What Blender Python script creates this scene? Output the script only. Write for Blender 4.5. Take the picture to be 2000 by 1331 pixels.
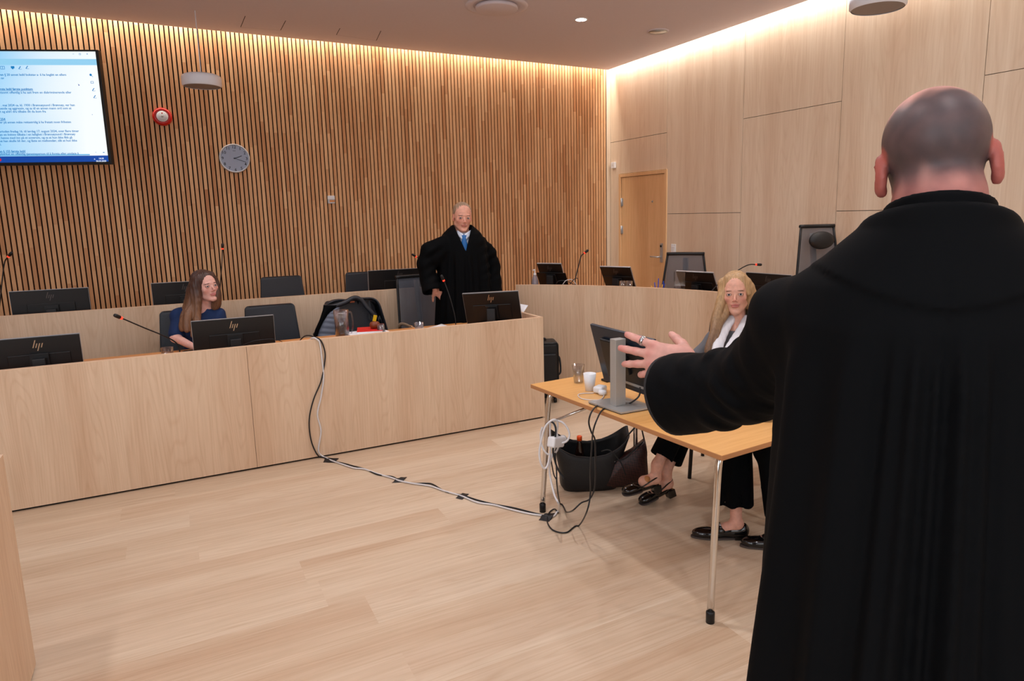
import bpy, math, random
import numpy as np
from mathutils import Matrix, Vector
random.seed(7)
for o in list(bpy.data.objects): bpy.data.objects.remove(o)
SC = bpy.context.scene; COL = SC.collection

# ------------------------------------------------------------------ camera
FPX = 1326.66; PP = np.array([1063.48, 642.43]); CAM = np.array([0, 0, 1.68])
def _rot(y, p, r):
    f = np.array([math.sin(y)*math.cos(p), math.cos(y)*math.cos(p), -math.sin(p)])
    rt = np.array([math.cos(y), -math.sin(y), 0]); up = np.cross(rt, f)
    c, s = math.cos(r), math.sin(r)
    return np.array([[c, -s, 0], [s, c, 0], [0, 0, 1]]) @ np.array([rt, -up, f])
RC = _rot(.49571054, .1660349, -.01888464)
cd = bpy.data.cameras.new('camera'); cam = bpy.data.objects.new('camera', cd); COL.objects.link(cam)
m = Matrix.Identity(4)
for i in range(3):
    m[i][0] = RC[0][i]; m[i][1] = -RC[1][i]; m[i][2] = -RC[2][i]; m[i][3] = CAM[i]
cam.matrix_world = m
cd.sensor_width = 36; cd.lens = FPX/2000*36; cd.shift_x = -(PP[0]-1000)/2000; cd.shift_y = (PP[1]-665.5)/2000
cd.clip_start = .05
SC.camera = cam
# survey helpers: a point seen in the photograph, put on a known plane of the room
def ray(x, y): return RC.T @ np.array([(x-PP[0])/FPX, (y-PP[1])/FPX, 1.])
def at(x, y, d): return CAM+ray(x, y)*d
def onZ(x, y, z): d = ray(x, y); return CAM+d*(z-CAM[2])/d[2]
def onY(x, y, Y): d = ray(x, y); return CAM+d*(Y-CAM[1])/d[1]
def onX(x, y, X): d = ray(x, y); return CAM+d*(X-CAM[0])/d[0]

# ------------------------------------------------------------------ light and exposure
SC.view_settings.view_transform = 'Standard'; SC.view_settings.look = 'None'
SC.view_settings.gamma = 1; SC.view_settings.use_curve_mapping = False
SC.view_settings.exposure = .12
w = bpy.data.worlds.new('world'); SC.world = w; w.use_nodes = True
w.node_tree.nodes['Background'].inputs[0].default_value = (.8, .75, .72, 1)
w.node_tree.nodes['Background'].inputs[1].default_value = .02
def area(name, loc, target, sx, sy, power, col, spread=180, shape='RECTANGLE'):
    l = bpy.data.lights.new(name, 'AREA'); l.shape = shape; l.size = sx; l.size_y = sy
    l.energy = power; l.color = col; l.spread = math.radians(spread)
    o = bpy.data.objects.new(name, l); COL.objects.link(o)
    o.location = loc
    d = Vector(target)-Vector(loc)
    o.rotation_euler = d.to_track_quat('-Z', 'Y').to_euler()
    return o
WALLY, WALLX, CEIL = 8.0, 5.406, 3.565
WARM = (1.0, .91, .79); NEUT = (.98, .96, 1.0); DAY = (.78, .90, 1.0)
# cove strips hidden in the slot between the ceiling slab and the walls
area('cove_strip_far', (.7, 7.925, 3.74), (.7, 7.955, 3.0), 9.2, .05, 84, WARM)
area('cove_strip_right', (5.335, 2.2, 3.74), (5.365, 2.2, 3.0), 11.4, .05, 125, (1, .92, .84))
# daylight from the left behind the camera, then an added fill
area('daylight_fill', (-4.3, -.6, 1.9), (3, 3.6, 2.3), 4.2, 2.4, 150, DAY)
area('daylight_fill', (.4, -3.4, 2.3), (1.2, 4, 2.2), 6.5, 1.8, 95, DAY)  # added to brighten surfaces facing the camera, no window in this wall
# first lamp is the visible downlight; the others are unseen, added as general fill
for (x, y, p) in ((3.78, 6.10, 22), (1.2, 5.6, 30), (-1.6, 5.6, 14), (3.9, 3.2, 34), (1.4, 2.9, 46), (-1.4, 2.6, 34),
                  (3.7, .4, 30), (1.2, .1, 30), (-1.4, -.2, 34), (2.6, 4.4, 34), (.2, 4.3, 30), (0, 1.4, 34), (2.6, -2, 40), (-.6, -2.4, 40)):
    area('downlight_fill_lamp', (x, y, CEIL-.012), (x, y, 0), .16, .16, p*.33, NEUT, 150, 'DISK')

# ------------------------------------------------------------------ materials
def lin(c):
    c = [v/255 for v in c]
    return tuple((v/12.92 if v <= .04045 else ((v+.055)/1.055)**2.4) for v in c)+(1,)
def newmat(name):
    m = bpy.data.materials.new(name); m.use_nodes = True
    return m, m.node_tree.nodes, m.node_tree.links, m.node_tree.nodes['Principled BSDF']
def mat(name, col, rough=.5, metal=0, spec=.5, noise=0, nscale=30, bump=0, trans=0, alpha=1, emit=None, es=1, sheen=0, coat=0, ior=1.45):
    m, n, l, b = newmat(name); c = lin(col)
    b.inputs['Base Color'].default_value = c; b.inputs['Roughness'].default_value = rough
    b.inputs['Metallic'].default_value = metal; b.inputs['Specular IOR Level'].default_value = spec
    b.inputs['Transmission Weight'].default_value = trans; b.inputs['Alpha'].default_value = alpha
    b.inputs['Sheen Weight'].default_value = sheen; b.inputs['Coat Weight'].default_value = coat; b.inputs['IOR'].default_value = ior
    if emit: b.inputs['Emission Color'].default_value = lin(emit); b.inputs['Emission Strength'].default_value = es
    tc = n.new('ShaderNodeTexCoord'); nz = n.new('ShaderNodeTexNoise'); nz.inputs['Scale'].default_value = nscale
    l.new(tc.outputs['Object'], nz.inputs['Vector'])
    mx = n.new('ShaderNodeMix'); mx.data_type = 'RGBA'; mx.blend_type = 'MULTIPLY'
    mx.inputs[0].default_value = noise if noise else .05
    mx.inputs[6].default_value = c; l.new(nz.outputs['Fac'], mx.inputs[7]); 
    l.new(mx.outputs[2], b.inputs['Base Color'])
    if bump:
        bp = n.new('ShaderNodeBump'); bp.inputs['Strength'].default_value = bump; bp.inputs['Distance'].default_value = .002
        l.new(nz.outputs['Fac'], bp.inputs['Height']); l.new(bp.outputs[0], b.inputs['Normal'])
    return m
def wood(name, c1, c2, stretch=(1, 1, .06), fine=55, wave=None, rough=.5, planks=None, slats=False, spec=.35, wstr=.35):
    """ash / oak / beech: fine streaks along the grain plus growth-ring arches"""
    m, n, l, b = newmat(name)
    tc = n.new('ShaderNodeTexCoord'); mp = n.new('ShaderNodeMapping'); mp.inputs['Scale'].default_value = stretch
    vec = tc.outputs['Object']
    rnd = None
    if planks or slats:
        sep = n.new('ShaderNodeSeparateXYZ'); l.new(vec, sep.inputs[0])
        def mth(op, a, b2=None):
            q = n.new('ShaderNodeMath'); q.operation = op
            for i, v in enumerate((a, b2)):
                if v is None: continue
                if isinstance(v, (int, float)): q.inputs[i].default_value = v
                else: l.new(v, q.inputs[i])
            return q.outputs[0]
        if slats: row = mth('FLOOR', mth('DIVIDE', sep.outputs[0], slats)); along = sep.outputs[2]; L = .62
        else: row = mth('FLOOR', mth('DIVIDE', sep.outputs[1], planks[0])); along = sep.outputs[0]; L = planks[1]
        w1 = n.new('ShaderNodeTexWhiteNoise'); w1.noise_dimensions = '1D'; l.new(row, w1.inputs['W'])
        seg = mth('FLOOR', mth('ADD', mth('DIVIDE', along, L), mth('MULTIPLY', w1.outputs['Value'], 7.3)))
        cb = n.new('ShaderNodeCombineXYZ'); l.new(row, cb.inputs[0]); l.new(seg, cb.inputs[1])
        w2 = n.new('ShaderNodeTexWhiteNoise'); w2.noise_dimensions = '3D'; l.new(cb.outputs[0], w2.inputs['Vector'])
        rnd = w2.outputs['Value']
        cb2 = n.new('ShaderNodeCombineXYZ'); off = mth('MULTIPLY', rnd, 40); l.new(off, cb2.inputs[0]); l.new(off, cb2.inputs[1]); l.new(off, cb2.inputs[2])
        va = n.new('ShaderNodeVectorMath'); va.operation = 'ADD'; l.new(vec, va.inputs[0]); l.new(cb2.outputs[0], va.inputs[1]); vec = va.outputs[0]
    l.new(vec, mp.inputs[0])
    nz = n.new('ShaderNodeTexNoise'); nz.inputs['Scale'].default_value = fine; nz.inputs['Detail'].default_value = 6
    l.new(mp.outputs[0], nz.inputs['Vector'])
    n2 = n.new('ShaderNodeTexNoise'); n2.inputs['Scale'].default_value = 4; n2.inputs['Detail'].default_value = 3
    l.new(mp.outputs[0], n2.inputs['Vector'])
    cr = n.new('ShaderNodeMix'); cr.data_type = 'RGBA'; cr.inputs[6].default_value = lin(c1); cr.inputs[7].default_value = lin(c2)
    mr = n.new('ShaderNodeMapRange'); mr.inputs[1].default_value = .35; mr.inputs[2].default_value = .7
    l.new(nz.outputs['Fac'], mr.inputs[0]); l.new(mr.outputs[0], cr.inputs[0])
    out = cr.outputs[2]
    def mul(src, fac, colr):
        q = n.new('ShaderNodeMix'); q.data_type = 'RGBA'; q.blend_type = 'MULTIPLY'
        if isinstance(fac, (int, float)): q.inputs[0].default_value = fac
        else: l.new(fac, q.inputs[0])
        l.new(src, q.inputs[6])
        if isinstance(colr, tuple): q.inputs[7].default_value = colr
        else: l.new(colr, q.inputs[7])
        return q.outputs[2]
    mr2 = n.new('ShaderNodeMapRange'); mr2.inputs[1].default_value = .4; mr2.inputs[2].default_value = .75; mr2.inputs[4].default_value = .6
    l.new(n2.outputs['Fac'], mr2.inputs[0]); out = mul(out, mr2.outputs[0], lin((225, 205, 190)))
    if wave:
        # growth-ring arches: contour lines of a smooth field stretched along the grain
        m3 = n.new('ShaderNodeMapping'); m3.inputs['Scale'].default_value = wave; l.new(vec, m3.inputs[0])
        n3 = n.new('ShaderNodeTexNoise'); n3.inputs['Scale'].default_value = 1.0; n3.inputs['Detail'].default_value = 1.2; l.new(m3.outputs[0], n3.inputs['Vector'])
        a = n.new('ShaderNodeMath'); a.operation = 'MULTIPLY'; a.inputs[1].default_value = 26; l.new(n3.outputs['Fac'], a.inputs[0])
        f = n.new('ShaderNodeMath'); f.operation = 'PINGPONG'; f.inputs[1].default_value = .5; l.new(a.outputs[0], f.inputs[0])
        mr3 = n.new('ShaderNodeMapRange'); mr3.inputs[1].default_value = .0; mr3.inputs[2].default_value = .22; mr3.inputs[3].default_value = wstr; mr3.inputs[4].default_value = 0
        l.new(f.outputs[0], mr3.inputs[0]); out = mul(out, mr3.outputs[0], lin((205, 165, 130)))
    if rnd is not None:
        mr4 = n.new('ShaderNodeMapRange'); mr4.inputs[3].default_value = 0; mr4.inputs[4].default_value = 1 if slats else .55
        l.new(rnd, mr4.inputs[0]); pw = n.new('ShaderNodeMath'); pw.operation = 'POWER'; pw.inputs[1].default_value = 1.8; l.new(mr4.outputs[0], pw.inputs[0])
        out = mul(out, pw.outputs[0], lin((226, 208, 194)) if slats else lin((236, 222, 206)))
    l.new(out, b.inputs['Base Color']); b.inputs['Roughness'].default_value = rough; b.inputs['Specular IOR Level'].default_value = spec
    return m
M = {}
M['ash_v'] = wood('ash_veneer_vertical', (221, 194, 166), (211, 183, 154), (1, 1, .05), 60, (5.5, 5.5, .42), .5, wstr=.16)
M['ash_wall'] = wood('ash_wall_panel', (226, 208, 186), (218, 198, 174), (1, 1, .045), 60, (4.0, 4.0, .3), .55, wstr=.10)
M['slat'] = wood('oak_slat', (228, 182, 136), (214, 165, 120), (1, 1, .06), 50, None, .6, slats=.0427)
M['floor'] = wood('ash_floor_plank', (214, 194, 170), (203, 181, 155), (.05, 1, 1), 55, (.3, 7.0, 1), .42, planks=(.24, 2.4), wstr=.16)
M['beech'] = wood('beech_tabletop', (232, 180, 112), (222, 166, 98), (1, .06, 1), 60, None, .3)
M['desktop'] = wood('desktop_wood', (224, 156, 92), (214, 144, 84), (.06, 1, 1), 60, None, .35)
M['oakdoor'] = wood('oak_door', (230, 190, 144), (220, 178, 130), (1, 1, .05), 60, None, .45)
M['edge'] = mat('plywood_edge', (222, 188, 156), .5)
M['tedge'] = mat('table_edge', (176, 122, 78), .45)
M['ceil'] = mat('ceiling_paint', (218, 212, 222), .9)
M['dark'] = mat('dark_backing', (14, 10, 9), .9)
M['plaster'] = mat('grey_plaster', (190, 175, 165), .9)
M['black'] = mat('black_plastic', (16, 16, 18), .45)
M['screenback'] = mat('monitor_back_black', (13, 12, 13), .38)
M['silver'] = mat('silver_plastic', (190, 192, 196), .35, .6)
M['alu'] = mat('brushed_grey_metal', (176, 175, 172), .42, .45)
M['chrome'] = mat('chrome', (215, 212, 208), .12, 1)
M['white'] = mat('white_plastic', (228, 228, 230), .4)
M['wpaint'] = mat('white_lamp_enamel', (236, 241, 252), .5)
M['diff'] = mat('lamp_diffuser', (150, 142, 140), .7)
M['paper'] = mat('white_paper', (238, 238, 240), .8)
M['red'] = mat('red_plastic', (196, 26, 18), .3)
M['redcov'] = mat('red_cover', (214, 30, 26), .5)
M['leather'] = mat('black_leather', (34, 38, 46), .42, noise=.3, nscale=150, bump=.15)
M['leather2'] = mat('black_pebbled_leather', (20, 21, 24), .5, noise=.3, nscale=260, bump=.5)
M['robe'] = mat('black_wool', (2, 3, 5), .8, spec=.12, noise=.3, nscale=40)
M['lining'] = mat('dark_brown_lining', (30, 26, 26), .8)
M['trouser'] = mat('black_cloth', (4, 5, 7), .9, spec=.1)
M['navy'] = mat('navy_cloth', (4, 38, 84), .8, noise=.3, nscale=25)
M['greyknit'] = mat('grey_knit', (120, 122, 128), .9, noise=.4, nscale=300, bump=.4)
M['scarf'] = mat('white_scarf', (232, 232, 238), .85, noise=.1, nscale=60)
M['blue'] = mat('blue_tie', (12, 92, 158), .5)
M['shirt'] = mat('white_shirt', (216, 222, 236), .8)
M['tape'] = mat('black_tape', (24, 22, 24), .5)
M['cablew'] = mat('white_cable', (215, 212, 212), .45)
M['cableb'] = mat('black_cable', (18, 22, 28), .4)
M['brownbag'] = mat('brown_woven_leather', (58, 24, 20), .5)
M['orange'] = mat('orange_cap', (235, 82, 20), .4)
M['yellow'] = mat('yellow_tag', (240, 190, 20), .5)
M['brown'] = mat('brown_leather', (120, 56, 24), .4)
M['water'] = mat('water', (210, 190, 175), .02, trans=1, ior=1.33)
M['glass'] = mat('clear_glass', (240, 243, 246), .03, trans=1, ior=1.35)
M['clear'] = mat('clear_plastic', (225, 230, 238), .12, trans=.85, ior=1.2)
def thin(name, col, amt=.12, base=.06):
    m = bpy.data.materials.new(name); m.use_nodes = True; n = m.node_tree.nodes; l = m.node_tree.links; n.clear()
    o = n.new('ShaderNodeOutputMaterial'); t = n.new('ShaderNodeBsdfTransparent'); t.inputs[0].default_value = lin(col)
    g = n.new('ShaderNodeBsdfGlossy'); g.inputs['Roughness'].default_value = .06; lw = n.new('ShaderNodeLayerWeight'); lw.inputs[0].default_value = amt
    mr = n.new('ShaderNodeMapRange'); mr.inputs[3].default_value = base; mr.inputs[4].default_value = .75; l.new(lw.outputs['Facing'], mr.inputs[0])
    mx = n.new('ShaderNodeMixShader'); l.new(mr.outputs[0], mx.inputs[0]); l.new(t.outputs[0], mx.inputs[1]); l.new(g.outputs[0], mx.inputs[2]); l.new(mx.outputs[0], o.inputs[0])
    return m
M['glass'] = thin('clear_glass', (240, 240, 244), .35); M['clear'] = thin('clear_plastic', (236, 238, 242), .35, .10); M['water'] = thin('water', (168, 140, 122), .3, .08)  # brown water tint stands in for the desk refracted through it
M['soap'] = mat('grey_clear_plastic', (170, 165, 175), .15, trans=.5)
M['skin_tv'] = None
M['shoe'] = mat('black_patent_leather', (10, 9, 10), .15, coat=.5)
M['sole'] = mat('shoe_sole', (72, 62, 58), .7)
M['plaster_skin'] = mat('skin_plaster', (190, 130, 80), .7)
M['eyew'] = mat('eye_white', (205, 195, 192), .2); M['iris'] = mat('iris', (44, 52, 66), .2); M['pupil'] = mat('pupil', (8, 8, 8), .1)
M['led'] = mat('lit_lamp', (255, 255, 255), .5, emit=(255, 244, 228), es=14)
M['redled'] = mat('red_ring_light', (255, 70, 50), .4, emit=(255, 50, 30), es=1.6)
M['gold'] = mat('pale_gold_logo', (205, 180, 150), .3, .7)
M['logodim'] = mat('dim_grey_logo', (92, 84, 82), .4, .5)
M['ring'] = mat('silver_ring', (190, 190, 195), .2, 1)
M['pen_b'] = mat('blue_pen', (20, 60, 170), .4); M['pen_y'] = mat('yellow_pen', (225, 170, 40), .4)
def quiltmat():
    m, n, l, b = newmat('grey_quilted_lining')
    b.inputs['Base Color'].default_value = lin((104, 112, 128)); b.inputs['Roughness'].default_value = .6
    return m
M['quilt'] = quiltmat()
def weave():
    m, n, l, b = newmat('brown_woven_leather_pattern')
    tc = n.new('ShaderNodeTexCoord'); ck = n.new('ShaderNodeTexChecker'); ck.inputs['Scale'].default_value = 90
    mp = n.new('ShaderNodeMapping'); mp.inputs['Rotation'].default_value = (.78, .5, .78)
    l.new(tc.outputs['Object'], mp.inputs[0]); l.new(mp.outputs[0], ck.inputs[0])
    ck.inputs['Color1'].default_value = lin((62, 28, 24)); ck.inputs['Color2'].default_value = lin((34, 14, 13))
    l.new(ck.outputs[0], b.inputs['Base Color']); b.inputs['Roughness'].default_value = .5
    return m
M['brownbag'] = weave()
def meshfab():
    m, n, l, b = newmat('chair_mesh_fabric')
    b.inputs['Base Color'].default_value = lin((84, 88, 98)); b.inputs['Roughness'].default_value = .6; b.inputs['Alpha'].default_value = .55
    return m
M['meshfab'] = meshfab()
def vcol(name, rough=.5, sss=0, sheen=0, streak=0):
    m, n, l, b = newmat(name)
    a = n.new('ShaderNodeVertexColor'); a.layer_name = 'Col'
    tc = n.new('ShaderNodeTexCoord'); nz = n.new('ShaderNodeTexNoise')
    mp = n.new('ShaderNodeMapping'); l.new(tc.outputs['Object'], mp.inputs[0]); l.new(mp.outputs[0], nz.inputs['Vector'])
    if streak: mp.inputs['Scale'].default_value = (1, 1, .05); nz.inputs['Scale'].default_value = 110
    else: nz.inputs['Scale'].default_value = 45
    mr = n.new('ShaderNodeMapRange'); mr.inputs[1].default_value = .35; mr.inputs[2].default_value = .65
    mr.inputs[3].default_value = .78 if streak else .9; mr.inputs[4].default_value = 1.10 if streak else 1.04
    l.new(nz.outputs['Fac'], mr.inputs[0])
    vm = n.new('ShaderNodeVectorMath'); vm.operation = 'SCALE'; l.new(a.outputs['Color'], vm.inputs[0]); l.new(mr.outputs[0], vm.inputs['Scale'])
    l.new(vm.outputs[0], b.inputs['Base Color']); b.inputs['Roughness'].default_value = rough
    b.inputs['Specular IOR Level'].default_value = .35
    if sss:
        b.inputs['Subsurface Weight'].default_value = sss; b.inputs['Subsurface Radius'].default_value = (1, .35, .2); b.inputs['Subsurface Scale'].default_value = .006
    return m
M['skin'] = vcol('skin', .5, .12); M['hair'] = vcol('hair', .42, streak=1)
def screenmat():
    m, n, l, b = newmat('tv_screen_page')
    tc = n.new('ShaderNodeTexCoord'); sp = n.new('ShaderNodeSeparateXYZ'); l.new(tc.outputs['Object'], sp.inputs[0])
    nz = n.new('ShaderNodeTexNoise'); nz.inputs['Scale'].default_value = 1.6; nz.inputs['Detail'].default_value = 0; l.new(tc.outputs['Object'], nz.inputs['Vector'])
    ad = n.new('ShaderNodeMath'); ad.operation = 'MULTIPLY_ADD'; l.new(nz.outputs['Fac'], ad.inputs[0]); ad.inputs[1].default_value = .55; l.new(sp.outputs[0], ad.inputs[2])
    cr = n.new('ShaderNodeValToRGB'); e = cr.color_ramp.elements
    e[0].position = 0; e[0].color = lin((96, 196, 250)); e[1].position = 1; e[1].color = lin((248, 254, 255))
    mr = n.new('ShaderNodeMapRange'); mr.inputs[1].default_value = -.1; mr.inputs[2].default_value = .95; l.new(ad.outputs[0], mr.inputs[0]); l.new(mr.outputs[0], cr.inputs[0])
    l.new(cr.outputs[0], b.inputs['Emission Color']); b.inputs['Emission Strength'].default_value = .92
    b.inputs['Base Color'].default_value = (.01, .01, .01, 1); b.inputs['Roughness'].default_value = .3
    return m
M['screen'] = screenmat()
def emis(name, c, s=.9): return mat(name, (5, 5, 5), .4, emit=c, es=s)
M['txt'] = emis('screen_text_blue', (16, 128, 196)); M['bar'] = emis('screen_taskbar', (0, 70, 165)); M['bar2'] = emis('screen_tab_bar', (150, 212, 245))
M['txtw'] = emis('screen_text_white', (235, 245, 255)); M['icr'] = emis('screen_icon_red', (200, 30, 60)); M['scroll'] = emis('screen_scroll', (120, 190, 235))

# ------------------------------------------------------------------ mesh building
class MB:
    def __init__(s): s.v = []; s.f = []; s.mi = []; s.sm = []; s.mats = []
    def mid(s, m):
        if m not in s.mats: s.mats.append(m)
        return s.mats.index(m)
    def add(s, vs, fs, m, smooth=False, X=None):
        b = len(s.v); k = s.mid(m)
        for v in vs: s.v.append(tuple(X @ Vector(v)) if X is not None else tuple(v))
        for f in fs: s.f.append(tuple(b+i for i in f)); s.mi.append(k); s.sm.append(smooth)
        return s
    def box(s, x0, x1, y0, y1, z0, z1, m, X=None):
        return s.add([(x0, y0, z0), (x1, y0, z0), (x1, y1, z0), (x0, y1, z0), (x0, y0, z1), (x1, y0, z1), (x1, y1, z1), (x0, y1, z1)],
              [(0, 3, 2, 1), (4, 5, 6, 7), (0, 1, 5, 4), (1, 2, 6, 5), (2, 3, 7, 6), (3, 0, 4, 7)], m, False, X)
    def prism(s, poly, z0, z1, m, X=None, smooth=False):
        n = len(poly)
        return s.add([(p[0], p[1], z0) for p in poly]+[(p[0], p[1], z1) for p in poly],
              [tuple(range(n))[::-1], tuple(range(n, 2*n))]+[(i, (i+1) % n, n+(i+1) % n, n+i) for i in range(n)], m, smooth, X)
    def lathe(s, prof, m, c=(0, 0, 0), seg=28, X=None, smooth=True, caps=True):
        vs = []; fs = []
        for r, z in prof:
            for i in range(seg):
                a = 2*math.pi*i/seg; vs.append((c[0]+r*math.cos(a), c[1]+r*math.sin(a), c[2]+z))
        for j in range(len(prof)-1):
            for i in range(seg):
                k = (i+1) % seg; fs.append((j*seg+i, j*seg+k, (j+1)*seg+k, (j+1)*seg+i))
        if caps and prof[0][0] > 1e-6 and not (abs(prof[0][1]-prof[1][1]) < 1e-6 and prof[1][0] < prof[0][0]): fs.append(tuple(range(seg))[::-1])
        if caps and prof[-1][0] > 1e-6: fs.append(tuple((len(prof)-1)*seg+i for i in range(seg)))
        return s.add(vs, fs, m, smooth, X)
    def tube(s, pts, r, m, seg=10, smooth=True, X=None):
        pts = [Vector(p) for p in pts]; n = len(pts); rr = r if hasattr(r, '__len__') else [r]*n
        vs = []; fs = []; prev = None
        for i, p in enumerate(pts):
            t = (pts[min(i+1, n-1)]-pts[max(i-1, 0)]).normalized()
            if prev is None: u = t.orthogonal().normalized()
            else:
                u = prev-t*prev.dot(t)
                u = u.normalized() if u.length > 1e-6 else t.orthogonal().normalized()
            prev = u; v = t.cross(u)
            for k in range(seg):
                a = 2*math.pi*k/seg; vs.append(tuple(p+(u*math.cos(a)+v*math.sin(a))*rr[i]))
        for i in range(n-1):
            for k in range(seg):
                q = (k+1) % seg; fs.append((i*seg+k, i*seg+q, (i+1)*seg+q, (i+1)*seg+k))
        fs.append(tuple(range(seg))[::-1]); fs.append(tuple((n-1)*seg+k for k in range(seg)))
        return s.add(vs, fs, m, smooth, X)
    def grid(s, P, m, smooth=True, thick=0, closed=False):
        """P: rows x cols of points; with thick a solid sheet"""
        P = np.array(P, float); R, Cn = P.shape[:2]
        du = np.gradient(P, axis=1); dv = np.gradient(P, axis=0); nn = np.cross(du, dv); nn /= np.maximum(np.linalg.norm(nn, axis=2, keepdims=True), 1e-9)
        A = P+nn*thick/2; B = P-nn*thick/2
        vs = [tuple(x) for x in A.reshape(-1, 3)]+[tuple(x) for x in B.reshape(-1, 3)]; o = R*Cn; fs = []
        for i in range(R-1):
            for j in range(Cn-1):
                a = i*Cn+j; fs.append((a, a+1, a+Cn+1, a+Cn)); fs.append((o+a, o+a+Cn, o+a+Cn+1, o+a+1))
        for i in range(R-1):
            a = i*Cn; b = a+Cn-1; fs.append((a, a+Cn, o+a+Cn, o+a)); fs.append((b, o+b, o+b+Cn, b+Cn))
        for j in range(Cn-1):
            a = j; b = (R-1)*Cn+j; fs.append((a, o+a, o+a+1, a+1)); fs.append((b, b+1, o+b+1, o+b))
        return s.add(vs, fs, m, smooth)
    def text(s, txt, size, m, X, depth=0.0004, align='LEFT', bold=0):
        cu = bpy.data.curves.new('t', 'FONT'); cu.body = txt; cu.size = size; cu.extrude = depth; cu.align_x = align; cu.offset = bold
        cu.resolution_u = 2
        o = bpy.data.objects.new('t', cu); COL.objects.link(o)
        dg = bpy.context.evaluated_depsgraph_get(); me = o.evaluated_get(dg).to_mesh()
        s.add([v.co.copy() for v in me.vertices], [tuple(p.vertices) for p in me.polygons], m, False, X)
        o.evaluated_get(dg).to_mesh_clear(); bpy.data.objects.remove(o); bpy.data.curves.remove(cu)
        return s
    def build(s, name, parent=None, bevel=0, kind=None, world=False, bseg=2, sub=0):
        me = bpy.data.meshes.new(name); me.from_pydata(s.v, [], s.f); me.update()
        for q in s.mats: me.materials.append(q)
        me.polygons.foreach_set('material_index', s.mi); me.polygons.foreach_set('use_smooth', s.sm)
        o = bpy.data.objects.new(name, me); COL.objects.link(o)
        if parent is not None:
            o.parent = parent
            if world: me.transform(mw(parent).inverted())
        if kind: o['kind'] = kind
        if bevel:
            b = o.modifiers.new('bevel', 'BEVEL'); b.width = bevel; b.segments = bseg; b.limit_method = 'ANGLE'; b.angle_limit = math.radians(40)
        if sub: q = o.modifiers.new('sub', 'SUBSURF'); q.levels = sub; q.render_levels = sub
        return o
def mw(o):
    m = Matrix.LocRotScale(o.location, o.rotation_euler, o.scale)
    return mw(o.parent) @ m if o.parent else m
def thing(name, label, cat, loc=(0, 0, 0), rz=0, group=None):
    o = bpy.data.objects.new(name, None); COL.objects.link(o); o.location = tuple(loc); o.rotation_euler = (0, 0, rz)
    o.empty_display_size = .1
    return tag(o, label, cat, group)
def tag(o, label, cat, group=None):
    o['label'] = label; o['category'] = cat
    if group: o['group'] = group
    return o
def dup(root, loc, rz, label, group=None):
    def cp(o, par):
        c = o.copy(); COL.objects.link(c); c.parent = par
        for ch in o.children: cp(ch, c)
        return c
    r = cp(root, None); r.location = tuple(loc); r.rotation_euler = (0, 0, rz); r['label'] = label
    if group: r['group'] = group
    return r
def crom(pts, n=8):
    P = [np.array(p, float) for p in pts]; P = [2*P[0]-P[1]]+P+[2*P[-1]-P[-2]]; out = []
    for i in range(1, len(P)-2):
        for t in np.linspace(0, 1, n, endpoint=False):
            a, b, c, d = P[i-1:i+3]
            out.append(.5*((2*b)+(c-a)*t+(2*a-5*b+4*c-d)*t*t+(3*b-a-3*c+d)*t**3))
    out.append(P[-2]); return out
def RX(a): return Matrix.Rotation(a, 4, 'X')
def RY(a): return Matrix.Rotation(a, 4, 'Y')
def RZ(a): return Matrix.Rotation(a, 4, 'Z')
def T(*p): return Matrix.Translation(p)
D2R = math.radians

# ------------------------------------------------------------------ the room
XL, YN = -4.6, -3.6
b = MB().box(XL, WALLX, YN, WALLY+.1, -.1, 0, M['floor']); b.build('floor', kind='structure')
# ceiling slab, with a slot along the far and right walls for the cove light
ce = MB().box(XL, WALLX-.105, YN, WALLY-.105, CEIL, CEIL+.12, M['ceil'])
ceo = ce.build('ceiling', kind='structure')
b = MB().box(XL, WALLX+.1, YN, WALLY+.1, 3.86, 3.92, M['plaster']); b.build('trim_1', kind='structure')
b = MB()
for P in (((479, 31), (470, 53), (548, 59), (558, 40)), ((664, 55), (657, 68), (735, 79), (744, 60))):
    q = [onZ(x, y, CEIL) for x, y in P]
    for i, j, wd in ((0, 1, .003), (1, 2, .0012), (2, 3, .003)):
        a, c = q[i], q[j]; d = (c-a)/np.linalg.norm(c-a); nn = np.array([-d[1], d[0], 0])*wd
        b.add([a-nn-[0, 0, .001], a+nn-[0, 0, .001], c+nn-[0, 0, .001], c-nn-[0, 0, .001]], [(0, 1, 2, 3)], M['dark'])
b.build('access_hatch_joint', ceo)
# far wall: black backing and oak slats
b = MB().box(XL, WALLX+.1, WALLY+.028, WALLY+.13, 0, 3.86, M['dark']); wf = b.build('wall_far', kind='structure')
b = MB(); x = XL
P_ = .0427
k = math.ceil((XL)/P_)
while (k+1)*P_ < WALLX-.06:
    b.box(k*P_+.0055, k*P_+.0055+.0305, WALLY, WALLY+.028, 0, 3.86, M['slat']); k += 1
b.build('slat_cladding', wf)
MB().box(k*P_+.008, WALLX, WALLY-.004, WALLY+.03, 0, 3.86, M['ash_wall']).build('corner_board', wf)
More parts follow.
